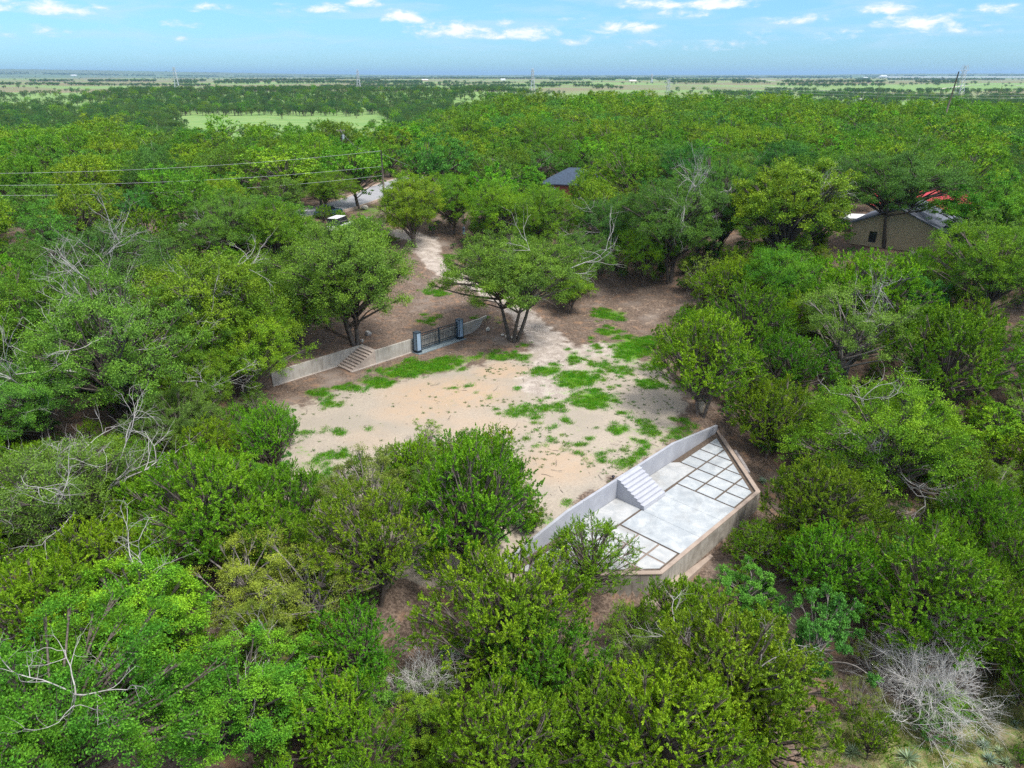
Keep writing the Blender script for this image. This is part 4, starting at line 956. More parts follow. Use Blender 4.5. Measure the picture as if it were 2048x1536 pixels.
# far tree lines near the horizon
G = []
for i in range(2600):
    y = rng.uniform(4500, 14000); n = float(vnoise(y/6, y, 420, 51)); 
    y = round(y/520)*520+rng.normal()*35+60*math.sin(i); x = (rng.rand()*2-1)*y*.76
    if float(vnoise(x, y*4, 1400, 53)) < .62: continue
    G.append((x, y, 0, rng.uniform(1.3, 2.2), rng.rand()*6.28, rng.randint(4)))
G = np.array(G); G[:, 2] = terrain(G[:, 0], G[:, 1])-6
for (py_, a_, b_, thr) in ((168,700,1180,.2),(174,640,1220,.3),(163,60,760,.45),(158,650,1330,.3),(156,1330,1660,.2),(167,1340,1950,.45),(172,1560,1790,.35),(154.5,0,2048,.42),(161,1100,1500,.5),(190,1640,1800,.3),(160,1700,2048,.55),(170,0,420,.4),(178,200,700,.4),(184,1500,2048,.55),(166,350,900,.5)):
    _, D_ = unproj(1024, py_); wpx = D_/FPX
    for i in range(int((b_-a_)*wpx/6*3.2)):
        px_ = rng.uniform(a_, b_); y = D_*(1+.022*rng.normal()+.05*(float(vnoise(px_, 0, 90, int(py_)))-.5)); x = (px_-1024)/FPX*(y*CP+10)
        if float(vnoise(px_, py_, 34, 81+int(py_)))+.25*float(vnoise(px_, py_, 9, 83)) < thr: continue
        G = np.vstack([G, [x, y, tz(x, y), rng.uniform(.55, 1.1)*(1 if y < 2500 else 1.4), rng.rand()*6.28, rng.randint(4)]])
print('horizon', len(G))
scatter('horizon_treeline', val_p, G, 'thin dark tree lines just under the horizon', 'woodland')

# ------------------------------------------------------------------ undergrowth, grass, stones on the ground
def plantless(x, y, z):
    u, v = to_uv(x, y)
    return (-13 < u < 15.5 and -.3 < v < 8.2)
low_p = [joined('teal', v, 1) for v in range(2)]+[joined('juniper', v, 1) for v in range(2)]+[joined('olive', 0, 1)]
UG = []
for i in range(5200):
    y = 18+rng.rand()**.8*150; x = (rng.rand()*2-1)*(y*.8+8); z = tz(x, y)
    if plantless(x, y, z): continue
    px, py = project(x, y, z); px = float(px); py = float(py)
    if in_poly(np.array([px]), np.array([py]), VIS)[0] or any(a < px < c and b_ < py < d for a, b_, c, d, e in PROT if e > 50): continue
    if in_poly(np.array([px]), np.array([py-18]), VIS)[0]: continue
    if float(polydist(np.array([x]), np.array([y]), ROAD)) < 4.6 or float(polydist(np.array([x]), np.array([y]), PATH)) < 2.6: continue
    if any(math.hypot(x-a, y-b_) < c for a, b_, c in HOUSES): continue
    if (px > 1650 and py > 1380) and rng.rand() < .8: continue
    UG.append((x, y, z, rng.uniform(.16, .42), rng.rand()*6.28, rng.choice(5, p=[.3, .25, .15, .15, .15])))
scatter('undergrowth', low_p, UG, 'low scrub filling the floor of the woods', 'undergrowth')
def tuftmesh(seed, n, h, w, mat, lean=.5, rad=.12):
    r = np.random.RandomState(seed); C = np.zeros((n, 3)); C[:, :2] = r.normal(size=(n, 2))*rad
    d = unit(np.c_[r.normal(size=(n, 2))*lean, np.ones(n)]); H = h*r.uniform(.5, 1.2, (n, 1)); s_ = unit(np.cross(d, r.normal(size=(n, 3))))*w
    tm = TM(); tip = C+d*H+np.c_[r.normal(size=(n, 2))*.03, np.zeros(n)]; mid = C+d*H*.55
    tm.quads(np.stack([C-[0, 0, .03], mid+s_*.5, tip, mid-s_*.5], 1)); return tm.mesh('tuft', mat)
M['grass'] = leafmat('lawn_grass', (.09, .27, .012), (.15, .37, .02), (.20, .40, .02), .35)
M['drygrass'] = leafmat('dry_grass', (.30, .28, .12), (.20, .26, .07), (.40, .36, .20), .35)
M['weed'] = leafmat('grey_green_weeds', (.10, .17, .06), (.16, .24, .09), (.12, .25, .04), .35)
gp = [tuftmesh(s, 60, .15, .022, M['grass'], .6, .16) for s in range(3)]+[tuftmesh(s+9, 30, .13, .03, M['weed'], 1.2, .08) for s in range(3)]+[tuftmesh(s+20, 70, .38, .02, M['drygrass'], .5, .15) for s in range(3)]
gx = rng.uniform(-34, 34, 90000); gy = rng.uniform(30, 112, 90000); gz = terrain(gx, gy); _, _, gm, _ = masks(gx, gy, gz); gpx, gpy = project(gx, gy, gz)
pn = vnoise(gx, gy, .45, 61)*.5+vnoise(gx, gy, 1.3, 62)*.5
GP = []
for i in np.nonzero((gm+(pn-.5)*1.5 > .46) & (gm > .12))[0]:
    if plantless(gx[i], gy[i], 0): continue
    GP.append((gx[i], gy[i], gz[i], rng.uniform(.6, 1.3), rng.rand()*6.28, rng.randint(3)))
rng.shuffle(GP)
scatter('grass', gp[:3], GP[:12000], 'bright green grass growing in patches over the clearing', 'grass')
WP = []
inside = in_poly(gpx, gpy, [(560,800),(700,770),(1000,730),(1330,700),(1380,800),(1340,900),(1090,1070),(700,1150),(560,1000)])
for i in np.nonzero(inside & (vnoise(gx, gy, 3.2, 66) > .45))[0][:60000:9]:
    if plantless(gx[i], gy[i], 0) or gpx[i] < 960 and rng.rand() < .75: continue
    WP.append((gx[i], gy[i], gz[i], rng.uniform(.4, 1.2), rng.rand()*6.28, 3+rng.randint(3)))
scatter('weeds', gp[:6], WP, 'small grey-green weeds dotted over the sand', 'weeds')
DP = []
for i in range(9000):
    x = rng.uniform(4, 42); y = rng.uniform(17, 48); z = tz(x, y); px, py = project(x, y, z)
    k = min(((px-c[0])/c[2])**2+((py-c[1])/c[3])**2 for c in ((1850,1480,250,75),(1960,1290,70,45),(2010,1420,80,70),(1700,1480,80,50)))
    if k > 1.1 or rng.rand() < k*.5: continue
    DP.append((x, y, z, rng.uniform(.5, 1.3), rng.rand()*6.28, (6+rng.randint(3)) if rng.rand() < .65 else rng.randint(3)))
scatter('meadow_grass', gp, DP, 'dry and green bunch grass on the slope at the bottom right', 'grass')
for s in range(3):
    me = rockmesh(60+s, 1, (1, .8, .5)); me.materials.append(M['lime']); gp.append(me)
def stickmesh(seed, L=.6):
    r = np.random.RandomState(seed); tm = TM(); branch(tm, r, np.array([0, 0, .02]), unit(np.array([1, .1, .02])), L, .012, 1, .5, 2, 3); return tm.mesh('stick', M['bark_grey'])
sticks = [stickmesh(s) for s in range(4)]
RP = []
for i in range(0, 90000, 4):
    px, py = gpx[i], gpy[i]; up_ = (590 < px < 1010 and 560 < py < 690) or (1150 < px < 1400 and 555 < py < 660) or (840 < px < 930 and 470 < py < 560)
    if plantless(gx[i], gy[i], 0): continue
    pr_ = .22 if up_ else .02
    if 590 < px < 1010 and 640 < py < 700: pr_ *= .6
    if rng.rand() < pr_: RP.append((gx[i], gy[i], gz[i], .02+.075*rng.rand()**2.2, rng.rand()*6.28, rng.randint(3)))
scatter('stone_chips', gp[-3:], RP, 'pale stone chips scattered on the leaf litter', 'gravel')
SP_ = []
for i in range(2, 90000, 45):
    if plantless(gx[i], gy[i], 0): continue
    if in_poly(np.array([gpx[i]]), np.array([gpy[i]]), VIS)[0]: SP_.append((gx[i], gy[i], gz[i], rng.uniform(.4, 1.6), rng.rand()*6.28, rng.randint(4)))
scatter('fallen_twigs', sticks, SP_, 'dark fallen twigs strewn on the bare ground', 'twigs')
M['shrubwood'] = simple('silver_dead_wood', (.62, .60, .57), (.46, .44, .41), 5)
# ------------------------------------------------------------------ dead shrubs and yuccas
def dead_shrub(px, py, Rpx, n, label, seed, up=.35, mat='deadwood', name='dead_shrub'):
    x, y = unproj(px, py); d = math.sqrt(x*x+y*y+CAMH**2); R = Rpx*d/FPX; r = np.random.RandomState(seed)
    tm = TM(); root = empty(name, (x, y, tz(x, y))); tag(root, label, 'dead shrub')
    for i in range(n):
        a = 6.283*i/n+r.uniform(-.3, .3); e = r.uniform(.15, 2.2) if up < .5 else r.uniform(.8, 3)
        branch(tm, r, np.array([0, 0, .05]), unit(np.array([math.cos(a), math.sin(a), e])), R*r.uniform(.55, .8), .035, 3, .13, 5, 4, .02)
    for j, lab_ in enumerate(('branches',)):
        b = bpy.data.objects.new(lab_, tm.mesh(lab_, M['shrubwood'] if mat == 'deadwood' else M[mat])); SC.collection.objects.link(b); b.parent = root
    st = TM(); st.tube(np.array([[0, 0, -.3], [.03, 0, .1], [.02, .03, .35]]), .12, .05, 7); b = bpy.data.objects.new('stem', st.mesh('stem', M['bark_dark'])); SC.collection.objects.link(b); b.parent = root
dead_shrub(1838, 1415, 120, 36, 'big grey leafless shrub spreading like a fan at the bottom right', 3, .2)
dead_shrub(860, 1400, 95, 12, 'smaller grey leafless shrub among junipers at the bottom centre', 5, .8)
dead_shrub(790, 1410, 60, 8, 'low grey dead branches left of the smaller leafless shrub', 6, .3)
dead_shrub(1520, 1235, 30, 7, 'little grey dead bush below the outer patio wall', 8, .6, 'twigwood')
M['yucca'] = leafmat('yucca_blades', (.20, .29, .21), (.30, .38, .28), (.27, .36, .24), .2)
def yucca(px, py, Rpx, label, seed):
    x, y = unproj(px, py); d = math.sqrt(x*x+y*y+CAMH**2); R = Rpx*d/FPX; r = np.random.RandomState(seed); n = 70
    d_ = unit(np.c_[r.normal(size=(n, 2)), r.uniform(.1, 1.6, n)]); L = R*r.uniform(.7, 1.1, (n, 1)); s_ = unit(np.cross(d_, [0, 0, 1]))*R*.045
    tm = TM(); o0 = np.zeros((n, 3)); tm.quads(np.stack([o0, d_*L*.4+s_, d_*L-[0, 0, .04], d_*L*.4-s_], 1))
    o = bpy.data.objects.new('yucca', tm.mesh('yucca', M['yucca'])); SC.collection.objects.link(o); o.location = (x, y, tz(x, y)+.05); tag(o, label, 'yucca', 'yuccas on the dry slope')
for i, (a, b_, c, l) in enumerate([(1966,1494,16,'pale yucca at the top left of the cluster in the bottom right corner'),(1978,1522,17,'yucca in the middle of the bottom right corner cluster'),(2012,1530,16,'yucca touching the bottom edge near the right corner'),(1997,1504,12,'small yucca at the upper right of the corner cluster'),
    (1815,1520,26,'largest grey yucca at the bottom edge under the big dead shrub'),(1702,1508,22,'blue yucca half under the junipers left of the largest yucca'),(1790,1438,20,'yucca under the lower left twigs of the big dead shrub'),(2030,1452,12,'lone yucca by the right edge above the corner cluster'),
    (1226,1286,14,'blue-green yucca below the left end of the patio'),(1212,1306,16,'drooping yucca just under the blue-green one below the patio'),(1524,965,14,'grey-green yucca beside the plank step')]): yucca(a, b_, c, l, i)
x0, y0 = unproj(1557, 1172); x1, y1 = unproj(1598, 1158); mb = MB(); z0, z1 = tz(x0, y0)+.35, tz(x1, y1)+.35
mb.tube([(x0, y0, z0), ((x0+x1)/2, (y0+y1)/2, (z0+z1)/2+.05), (x1, y1, z1)], [.05, .11, .09], 8); o = mb.build('log', M['deadwood'], smooth=True); tag(o, 'pale split dead log lying below the outer patio wall on the right', 'log')
# ------------------------------------------------------------------ houses
def siding(name, c1, c2, board=.18):
    m, t = newmat(name); P = t.n('ShaderNodeTexCoord').outputs['Object']; s = t.n('ShaderNodeSeparateXYZ', {0: P}); f = t.m('FRACT', t.m('DIVIDE', s.outputs[2], board))
    col = t.mix(t.ss(t.noise(P, 2, 4), .3, .7), (*c1, 1), (*c2, 1)); col = t.mix(t.m('MULTIPLY', t.m('LESS_THAN', f, .14), .55), col, (.05, .04, .03, 1)); finish(t, col, .7, f, .4); return m
M['tan'] = siding('tan_siding', (.50, .40, .25), (.45, .36, .22)); M['cream'] = siding('cream_siding', (.62, .54, .38), (.56, .49, .35))
M['shingle'] = simple('grey_shingles', (.15, .165, .20), (.09, .10, .125), 3, .9); M['dshingle'] = simple('dark_shingles', (.07, .075, .09), (.045, .05, .065), 3, .9)
M['blueshingle'] = simple('blue_grey_shingles', (.055, .08, .12), (.035, .05, .075), 3, .9)
M['redroof'] = simple('red_metal_roof', (.42, .03, .05), (.34, .05, .04), .6, .5); M['white'] = simple('white_trim', (.78, .78, .76), (.7, .7, .68), 3, .5)
M['dark'] = simple('dark_glass', (.02, .022, .025), (.035, .035, .04), 2, .15, .6); M['glass'] = simple('window_glass', (.05, .10, .11), (.09, .14, .15), 2, .1, .6)
m, t = newmat('red_brick'); P = t.n('ShaderNodeTexCoord').outputs['Object']; mp = t.n('ShaderNodeMapping', {'Vector': P, 'Rotation': (math.pi/2, 0, 0)}).outputs[0]
bk = t.n('ShaderNodeTexBrick', {'Vector': mp, 'Color1': (.30, .07, .05, 1), 'Color2': (.22, .05, .035, 1), 'Mortar': (.30, .24, .2, 1), 'Scale': 4.0, 'Mortar Size': .012}); finish(t, bk.outputs[0]); M['brick'] = m
def house(name, label, cx, cy, zg, w, d, h, rise, rz, wall, roof, hip=False, wins=(), over=.4, ridge_x=False):
    r = empty(name, (cx, cy, zg), rz); tag(r, label, 'house')
    mb = MB(); mb.prism([(-w/2, -d/2), (w/2, -d/2), (w/2, d/2), (-w/2, d/2)], -1, h)
    if not hip:
        if ridge_x:
            for x in (-w/2, w/2-.12): mb.add([(x, -d/2, h), (x, d/2, h), (x, 0, h+rise), (x+.12, -d/2, h), (x+.12, d/2, h), (x+.12, 0, h+rise)], [(0, 2, 1), (3, 4, 5), (0, 3, 5, 2), (1, 2, 5, 4)])
        else:
            for y in (-d/2, d/2-.12): mb.add([(-w/2, y, h), (w/2, y, h), (0, y, h+rise), (-w/2, y+.12, h), (w/2, y+.12, h), (0, y+.12, h+rise)], [(0, 1, 2), (3, 5, 4), (0, 2, 5, 3), (1, 4, 5, 2)])
    mb.build('wall', wall, r); mb = MB(); W, D = w/2+over, d/2+over; k = rise*over/(w/2 if not ridge_x else d/2); T = .14
    if hip:
        s = min(W, D)*.98; a = [(-W, -D, h), (W, -D, h), (W, D, h), (-W, D, h)]; q = [(-W+s, 0, h+rise), (W-s, 0, h+rise)] if W > D else [(0, -D+s, h+rise), (0, D-s, h+rise)]
        fs = [(0, 1, 5, 4), (1, 2, 5), (2, 3, 4, 5), (3, 0, 4)] if W >= D else [(0, 1, 4), (1, 2, 5, 4), (2, 3, 5), (3, 0, 4, 5)]
        mb.add(a+q, fs); mb.prism([(-W, -D), (W, -D), (W, D), (-W, D)], h-.16, h-.004)
    elif ridge_x:
        for s in (-1, 1): mb.add([(-W, 0, h+rise), (W, 0, h+rise), (W, s*D, h-k), (-W, s*D, h-k), (-W, 0, h+rise+T), (W, 0, h+rise+T), (W, s*D, h-k+T), (-W, s*D, h-k+T)], [(0, 1, 2, 3), (7, 6, 5, 4), (0, 4, 5, 1), (1, 5, 6, 2), (2, 6, 7, 3), (3, 7, 4, 0)])
    else:
        for s in (-1, 1): mb.add([(0, -D, h+rise), (0, D, h+rise), (s*W, D, h-k), (s*W, -D, h-k), (0, -D, h+rise+T), (0, D, h+rise+T), (s*W, D, h-k+T), (s*W, -D, h-k+T)], [(0, 1, 2, 3), (7, 6, 5, 4), (0, 4, 5, 1), (1, 5, 6, 2), (2, 6, 7, 3), (3, 7, 4, 0)])
    mb.build('roof', roof, r)
    for (x, z, ww, hh, fr, pane) in wins:
        mb = MB(); t_ = .07
        for X, Z, a_, b_ in ((x-ww/2-t_/2, z, t_, hh+2*t_), (x+ww/2+t_/2, z, t_, hh+2*t_), (x, z+hh/2+t_/2, ww, t_), (x, z-hh/2-t_/2, ww, t_), (x, z, ww, t_*.7)): mb.box((X, -d/2-.03, Z), (a_, .1, b_))
        f = mb.build('window', fr, r); mb = MB(); mb.box((x, -d/2-.01, z), (ww, .03, hh)); mb.build('pane', pane, f)
    return r
ax, ay = unproj(1697, 487); bx, by = unproj(1800, 500); rz = math.atan2(by-ay, bx-ax); Lh = 10.8
fx, fy = ax+math.cos(rz)*Lh/2, ay+math.sin(rz)*Lh/2; n_ = (-math.sin(rz), math.cos(rz)); zg = tz(fx, fy)-.2
h1 = house('tan_house', 'tan sided gabled house behind the wide arching oak on the right', fx+n_[0]*5, fy+n_[1]*5, zg, Lh, 10, 3.0, 2.3, rz, M['tan'], M['shingle'], wins=[(-2.6, 1.45, .75, 1.2, M['dark'], M['dark'])])
mb = MB(); mb.box((-.95-.3, -5.06, 2.45), (.16, .1, .16)); mb.build('lamp', M['white'], h1)
mb = MB(); mb.prism([(-8.6, 1.5), (-5.45, 1.5), (-5.45, 6), (-8.6, 6)], 2.1, [2.25, 2.5, 2.5, 2.25]); mb.build('carport_roof', M['white'], h1)
for yy in (1.7, 5.8):
    mb = MB(); mb.box((-8.4, yy, .55), (.12, .12, 3.1)); mb.build('post', M['white'], h1)
mb = MB(); mb.prism([(5.42, -3.2), (9.6, -3.2), (9.6, 5), (5.42, 5)], -1, 2.3); mb.build('wing_wall', M['tan'], h1)
mb = MB(); mb.prism([(5.0, -3.6), (10.0, -3.6), (10.0, 5.4), (5.0, 5.4)], 2.304, [3.6, 2.5, 2.5, 3.6]); mb.build('wing_roof', M['dshingle'], h1)
cx, cy_ = unproj(1860, 468); cx += 1; cy_ += 5
h2 = house('red_roof_house', 'cream sided house with a red metal roof behind the tan house', cx, cy_, tz(cx, cy_), 13, 8, 3.3, 1.9, rz*.7, M['cream'], M['redroof'], wins=[(2.6, 1.9, .8, 1.5, M['white'], M['glass']), (-2.5, 1.9, .8, 1.5, M['white'], M['glass'])], ridge_x=True)
mb = MB(); mb.box((5.2, -4.04, 1.2), (1.0, .08, 2.4)); dd_ = mb.build('door', M['white'], h2); mb = MB(); mb.box((5.55, -4.1, 1.1), (.06, .06, .12)); mb.build('handle', M['dark'], dd_)
cx, cy_ = unproj(1152, 405); cy_ += 4
h3 = house('brick_house', 'red brick house with a hipped grey shingle roof among the trees', cx, cy_, tz(cx, cy_), 10, 8, 2.8, 2.3, -.25, M['brick'], M['blueshingle'], hip=True, wins=[(-3.2, 1.6, .9, 1.2, M['white'], M['glass'])])
M['ptent'] = simple('pale_green_sheet', (.33, .52, .20), (.28, .46, .18), 1)
cx, cy_ = unproj(855, 394); zt = tz(cx, cy_); r = empty('shelter', (cx, cy_, zt), .3); tag(r, 'pale green peaked sheet shelter poking out of the trees by the road end', 'shelter')
mb = MB(); mb.add([(-1.1, -1, 1.6), (1.1, -1, 1.6), (1.1, 1, 1.6), (-1.1, 1, 1.6), (0, -.6, 3.3), (0, .6, 3.3)], [(0, 1, 4), (1, 2, 5, 4), (2, 3, 5), (3, 0, 4, 5), (3, 2, 1, 0)]); mb.build('roof', M['ptent'], r)
for a, b_ in ((-1, -.9), (1, -.9), (1, .9), (-1, .9)):
    mb = MB(); mb.box((a, b_, .75), (.08, .08, 1.68)); mb.build('leg', M['deadwood'], r)
cx, cy_ = unproj(1838, 528); r = empty('chicken_coop', (cx, cy_, tz(cx, cy_)), -.4); tag(r, 'low brown coop with a dark open front below the tan house', 'coop')
mb = MB(); mb.prism([(-1.1, -.6), (1.1, -.6), (1.1, .7), (-1.1, .7)], .35, .95); mb.build('body', M['bark_grey'], r)
mb = MB(); mb.prism([(-1.3, -.9), (1.3, -.9), (1.3, .9), (-1.3, .9)], [1.0, 1.0, 1.25, 1.25], [1.08, 1.08, 1.33, 1.33]); mb.build('roof', M['oldwall'], r)
for a, b_ in ((-1, -.5), (1, -.5), (1, .6), (-1, .6)):
    mb = MB(); mb.box((a, b_, .1), (.09, .09, .5)); mb.build('leg', M['bark_dark'], r)
# ------------------------------------------------------------------ poles, wires, meter post, cars
M['pole'] = simple('weathered_pole', (.27, .21, .16), (.18, .14, .11), 5)
M['steel'] = simple('galvanised_steel', (.50, .52, .54), (.40, .42, .44), 4, .5, .5, .5)
def pole(name, x, y, h, label, arms=1, lean=(0, 0), trans=False, r=.14):
    z = tz(x, y); o = empty(name, (x, y, z)); tag(o, label, 'pole'); mb = MB(); mb.tube([(0, 0, -1), (lean[0]*.5, lean[1]*.5, h/2), (lean[0], lean[1], h)], [r*1.2, r, r*.75], 8); mb.build('shaft', M['pole'], o, smooth=True)
    if arms:
        mb = MB(); mb.box((lean[0], lean[1]-.14, h-.35), (1.7, .1, .12)); a = mb.build('crossarm', M['pole'], o)
        for dx in (-.7, 0, .7):
            mb = MB(); mb.tube([(dx+lean[0], lean[1]-.14, h-.29), (dx+lean[0], lean[1]-.14, h-.05)], [.05, .03], 6); mb.build('insulator', M['steel'], a)
    if trans:
        mb = MB(); mb.tube([(.38, 0, h-2.0), (.38, 0, h-1.1)], .24, 10); mb.build('transformer', M['steel'], o)
    return Vector((x+lean[0], y+lean[1], z+h))
def at_px(px, D): return (px-1024)/FPX*(D*CP+7), D
x1, y1 = (783-1024)/FPX*113, 109; T1 = pole('power_pole', x1, y1, 26-.0933*109-tz(x1, y1), 'wooden power pole standing by the road bend among bright green trees', 0)
x2, y2 = (707-1024)/FPX*152, 149; T2 = pole('power_pole', x2, y2, 26-.0655*149-tz(x2, y2), 'farther power pole with a transformer rising out of the left woods', 1, trans=True)
x3, y3 = -74, 84; T3 = pole('power_pole', x3, y3, 9.4, 'power pole just beyond the left edge of the photo', 0)
def wire(a, b, sag, label, r=.017):
    mb = MB(); a = Vector(a); b = Vector(b); pts = []
    for i in range(25):
        t_ = i/24; p = a.lerp(b, t_); p.z -= 4*sag*t_*(1-t_); pts.append(tuple(p))
    mb.tube(pts, r, 4); o = mb.build('wire', simple('grey_cable', (.36, .38, .38), rough=.5)); origin_to(o, pts[0]); tag(o, label, 'wire', 'power lines over the left woods')
dz = Vector((0, 0, 1)); wire(T1, T3, 1.0, 'top power line running left from the wooden pole'); wire(T1-dz*2.2, T3-dz*1.2, 1.0, 'middle power line running left from the wooden pole'); wire(T1-dz*3.5, T3-dz*2.2, 1.2, 'lowest power line running left from the wooden pole')
wire(T1, T2-dz*.3, 1.5, 'cable between the wooden pole and the farther pole with transformer'); wire(T1-dz*.4, T1+Vector((9, 26, -7)), .6, 'service line dropping right from the wooden pole', .02)
xm, ym = unproj(928, 471); zm = tz(xm, ym); r = empty('meter_post', (xm, ym, zm)); tag(r, 'thin service post with a grey meter box at the top of the track', 'meter post')
mb = MB(); mb.tube([(0, 0, -.3), (0, 0, 3.1)], .055, 7); mb.build('post', M['steel'], r); mb = MB(); mb.box((0, -.12, .75), (.34, .2, 1.0)); b1 = mb.build('meter_box', M['pil'], r, .01); mb = MB(); mb.tube([(0, -.22, 1.0), (0, -.30, 1.0)], .11, 10); mb.build('dial', M['dark'], b1)
mb = MB(); mb.box((.0, 0, 1.9), (.5, .06, .06)); mb.build('bracket', M['steel'], r)
def car(name, px, py, rz, col, label, kind='car'):
    x, y = unproj(px, py); r = empty(name, (x, y, tz(x, y)+.23), rz); tag(r, label, kind)
    L, W, H = (4.5, 1.8, 1.42) if kind == 'car' else (5.0, 2.0, 1.95)
    sec = [(-L/2, .35, .72), (-L/2+.1, .26, .86), (-L*.33, .25, .93), (-L*.16, .25, .96), (L*.2, .25, .95), (L*.42, .26, .86), (L/2-.05, .3, .7), (L/2, .38, .6)]
    mb = MB(); V = []; n = len(sec)
    for (a, lo, hi) in sec:
        wv = W/2*(.9 if abs(a) > L*.45 else 1); V += [(a, -wv, lo), (a, -wv, hi*.8), (a, -wv*.9, hi), (a, wv*.9, hi), (a, wv, hi*.8), (a, wv, lo)]
    F = [(i*6+j, i*6+(j+1) % 6, (i+1)*6+(j+1) % 6, (i+1)*6+j) for i in range(n-1) for j in range(6)]+[(5, 4, 3, 2, 1, 0), tuple((n-1)*6+j for j in range(6))]
    mb.add(V, F); b = mb.build('body', col, r, .02)
    a0, a1, b0, b1 = (-L*.40, L*.26, -L*.26, L*.08) if kind == 'car' else (-L*.46, L*.24, -L*.43, L*.08); w0, w1 = W*.44, W*.36
    mb = MB(); mb.add([(a0, -w0, .9), (a1, -w0, .9), (a1, w0, .9), (a0, w0, .9), (b0, -w1, H-.05), (b1, -w1, H-.05), (b1, w1, H-.05), (b0, w1, H-.05)], [(0, 1, 5, 4), (1, 2, 6, 5), (2, 3, 7, 6), (3, 0, 4, 7)]); mb.build('windows', M['dark'], r)
    mb = MB(); mb.prism([(b0-.05, -w1-.02), (b1+.05, -w1-.02), (b1+.05, w1+.02), (b0-.05, w1+.02)], H-.05, H); mb.build('roof', col, r, .02)
    for sx in (-L*.31, L*.32):
        for sy in (-W/2+.08, W/2-.08):
            mb = MB(); mb.tube([(sx, sy-.11, .33), (sx, sy+.11, .33)], .33, 16); w_ = mb.build('wheel', simple('tyre_rubber', (.02, .02, .02)), r, .01); mb = MB(); mb.tube([(sx, sy-.125, .33), (sx, sy+.125, .33)], .19, 12); mb.build('rim', M['steel'], w_)
    for sy in (-W*.36, W*.36):
        mb = MB(); mb.box((L/2-.03, sy, .62), (.08, .3, .14)); mb.build('headlight', M['white'], r)
rdz = math.atan2(ROAD[4][1]-ROAD[2][1], ROAD[4][0]-ROAD[2][0])
car('car', 658, 434, rdz, simple('blue_car_paint', (.02, .07, .14), (.025, .08, .15), 1, .3, .6), 'dark blue car parked on the road under a leafy tree')
car('van', 682, 462, rdz+.3, simple('white_car_paint', (.75, .75, .75), (.7, .7, .7), 1, .3, .6), 'white van half hidden by oak leaves below the blue car', 'van')
# ------------------------------------------------------------------ far things
def pylon(px, ytop, D, H, label, armw=9, yshape=False):
    x = (px-1024)/FPX*(D*CP+8); y = D; z = tz(x, y); o = empty('pylon', (x, y, z), .3); tag(o, label, 'pylon', 'transmission pylons on the plain')
    H = 26-D*math.tan(PITCH-math.atan((768-ytop)/FPX))-z
    w = D/2600; mb = MB(); b = H*.11
    for a, c in ((-b, -b), (b, -b), (b, b), (-b, b)): mb.tube([(a, c, -1), (a*.45, c*.45, H*.55), (a*.28, c*.28, H*.98)], w*.8, 3)
    for k in range(7):
        z0, z1 = H*k/7.2, H*(k+1)/7.2; s0, s1 = b*(1-.72*k/7), b*(1-.72*(k+1)/7)
        for q in (0, 1, 2, 3):
            c0 = [(-1, -1), (1, -1), (1, 1), (-1, 1)][q]; c1 = [(-1, -1), (1, -1), (1, 1), (-1, 1)][(q+1) % 4]; mb.tube([(c0[0]*s0, c0[1]*s0, z0), (c1[0]*s1, c1[1]*s1, z1)], w*.45, 3)
    mb.build('tower', M['steel'], o); mb = MB()
    for z_, l in ((H*.98, .5), (H*.86, 1), (H*.74, .8)) if not yshape else ((H*.80, .9),):
        mb.tube([(-armw*l*.5, 0, z_), (0, 0, z_+.5), (armw*l*.5, 0, z_)], w*.7, 3)
    if yshape:
        for s in (-1, 1): mb.tube([(0, 0, H*.6), (s*armw*.35, 0, H*.85), (s*armw*.22, 0, H)], w*.8, 3)
    mb.build('crossarm', M['steel'], o); return Vector((x, y, z+H*.86))
pylon(355, 134, 1150, 30, 'leaning lattice pylon on the skyline at the upper left'); pylon(717, 139, 1700, 30, 'faint pylon on the skyline left of centre'); pc = pylon(1065, 137, 1500, 30, 'pylon standing alone on the centre horizon')
pd_ = pylon(1335, 158, 760, 26, 'lower pylon between tree belts right of centre'); pylon(1921, 129, 1250, 36, 'wide armed pylon on the right skyline', 22, True); pylon(1303, 148, 2600, 30, 'tiny pylon on the skyline right of centre')
for dz_ in (0, -2.5): wire(pd_+Vector((0, 0, dz_)), pd_+Vector((620, -120, -2+dz_)), 9, ('upper' if dz_ == 0 else 'lower')+' long power line running right from the lower pylon', .06)
xp, yp = (1871-1024)/FPX*205, 215; pole('power_pole', xp, yp, 26-215*math.tan(PITCH-math.atan((768-143)/FPX))-tz(xp, yp), 'dark leaning pole cutting the skyline at the upper right', 0, (1.6, 0), r=.22)
for a, b_, D, l in ((1990, 172, 420, 'short pole in the pasture at the far right'), (1875, 175, 520, 'thin pole in the pasture right of the leaning pole'), (1750, 168, 480, 'thin pole by the field track left of the leaning pole')):
    xx, yy = (a-1024)/FPX*(D*CP+8), D; pole('field_pole', xx, yy, 26-D*math.tan(PITCH-math.atan((768-b_)/FPX))-tz(xx, yy), l, 0, r=.2)
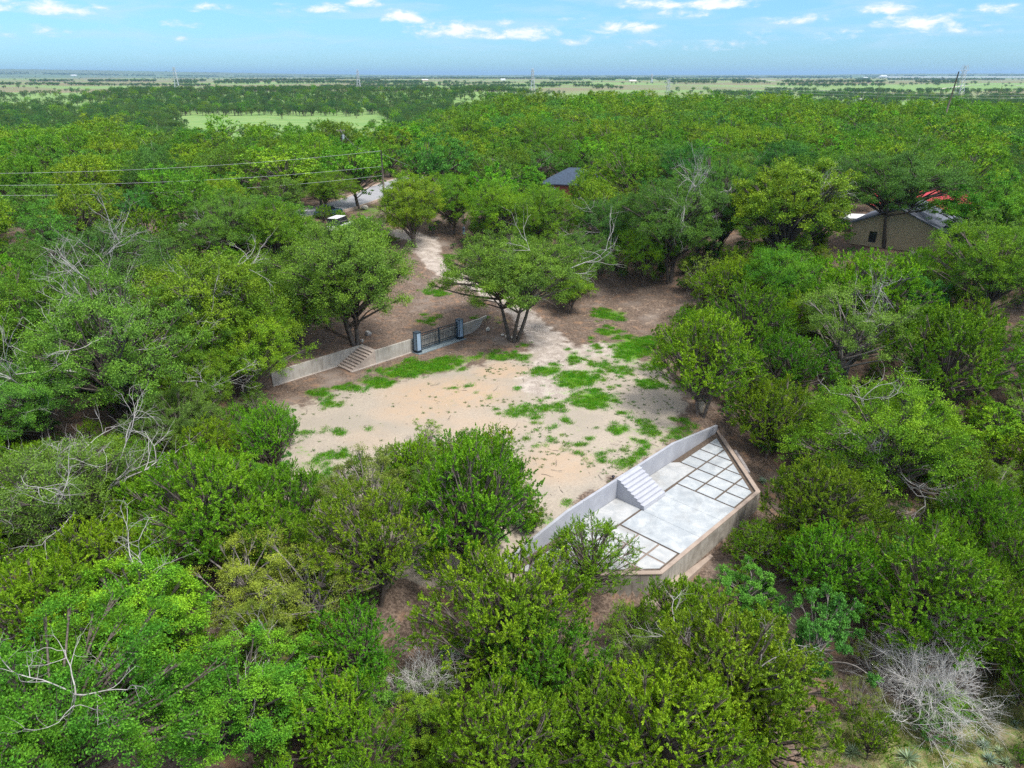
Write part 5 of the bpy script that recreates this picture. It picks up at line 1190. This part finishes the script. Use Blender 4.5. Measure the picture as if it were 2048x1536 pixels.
def shed(px, py, w, d, h, col, label, name='barn'):
    x, y = unproj(px, py); r = empty(name, (x, y, tz(x, y)), .1); tag(r, label, 'building')
    mb = MB(); mb.prism([(-w/2, -d/2), (w/2, -d/2), (w/2, d/2), (-w/2, d/2)], -2, h); mb.build('wall', col, r)
    mb = MB(); W, D = w/2+.3, d/2+.3
    mb.add([(-W, -D, h+.02), (W, -D, h+.02), (W, D, h+.02), (-W, D, h+.02), (-W, 0, h+d*.2), (W, 0, h+d*.2)], [(0, 1, 5, 4), (2, 3, 4, 5), (1, 2, 5), (3, 0, 4), (3, 2, 1, 0)]); mb.build('roof', M['white'], r)
shed(148, 152, 60, 25, 9, M['white'], 'white barn between trees on the far left skyline'); shed(1766, 154, 80, 30, 14, M['white'], 'bright white shed on the far right horizon'); shed(1006, 161, 24, 14, 6, M['white'], 'small white barn left of the centre pylon')
shed(850, 162, 30, 12, 5, M['tan'], 'tan shed on the plain left of centre'); shed(1730, 156, 40, 14, 5, M['white'], 'low white shed left of the bright white one'); shed(1265, 164, 26, 12, 5, M['cream'], 'cream shed on the plain right of the centre pylon'); shed(1853, 160, 26, 12, 4, M['cream'], 'low cream shed beside the leaning pole')
shed(1718, 205, 11, 7, 3, M['white'], 'white trailer roof showing through the right woods', 'trailer')
x, y = unproj(1910, 155.5); r = empty('rail_cars', (x, y, tz(x, y)+2), .02); tag(r, 'long thin white line of rail cars along the right horizon', 'train')
for i in range(24):
    w = y*.2/24; mb = MB(); mb.box(((i-11.5)*w, 0, 5), (w*.93, 8, 10)); mb.build('rail_car', M['white'], r)
# ------------------------------------------------------------------ haze
mb = MB(); mb.box((0, 14800, 55), (60000, 30800, 150)); hz = mb.build('haze', bpy.data.materials.new('haze_air')); tag(hz, kind='stuff')
hm = hz.data.materials[0]; hm.use_nodes = True; t = NT(hm.node_tree); t.N.clear()
vol = t.n('ShaderNodeVolumePrincipled', {'Color': (.42, .66, .95), 'Density': 5.5e-5, 'Anisotropy': .2}); o_ = t.n('ShaderNodeOutputMaterial'); t.L.new(vol.outputs[0], o_.inputs['Volume'])
hm.cycles.homogeneous_volume = True
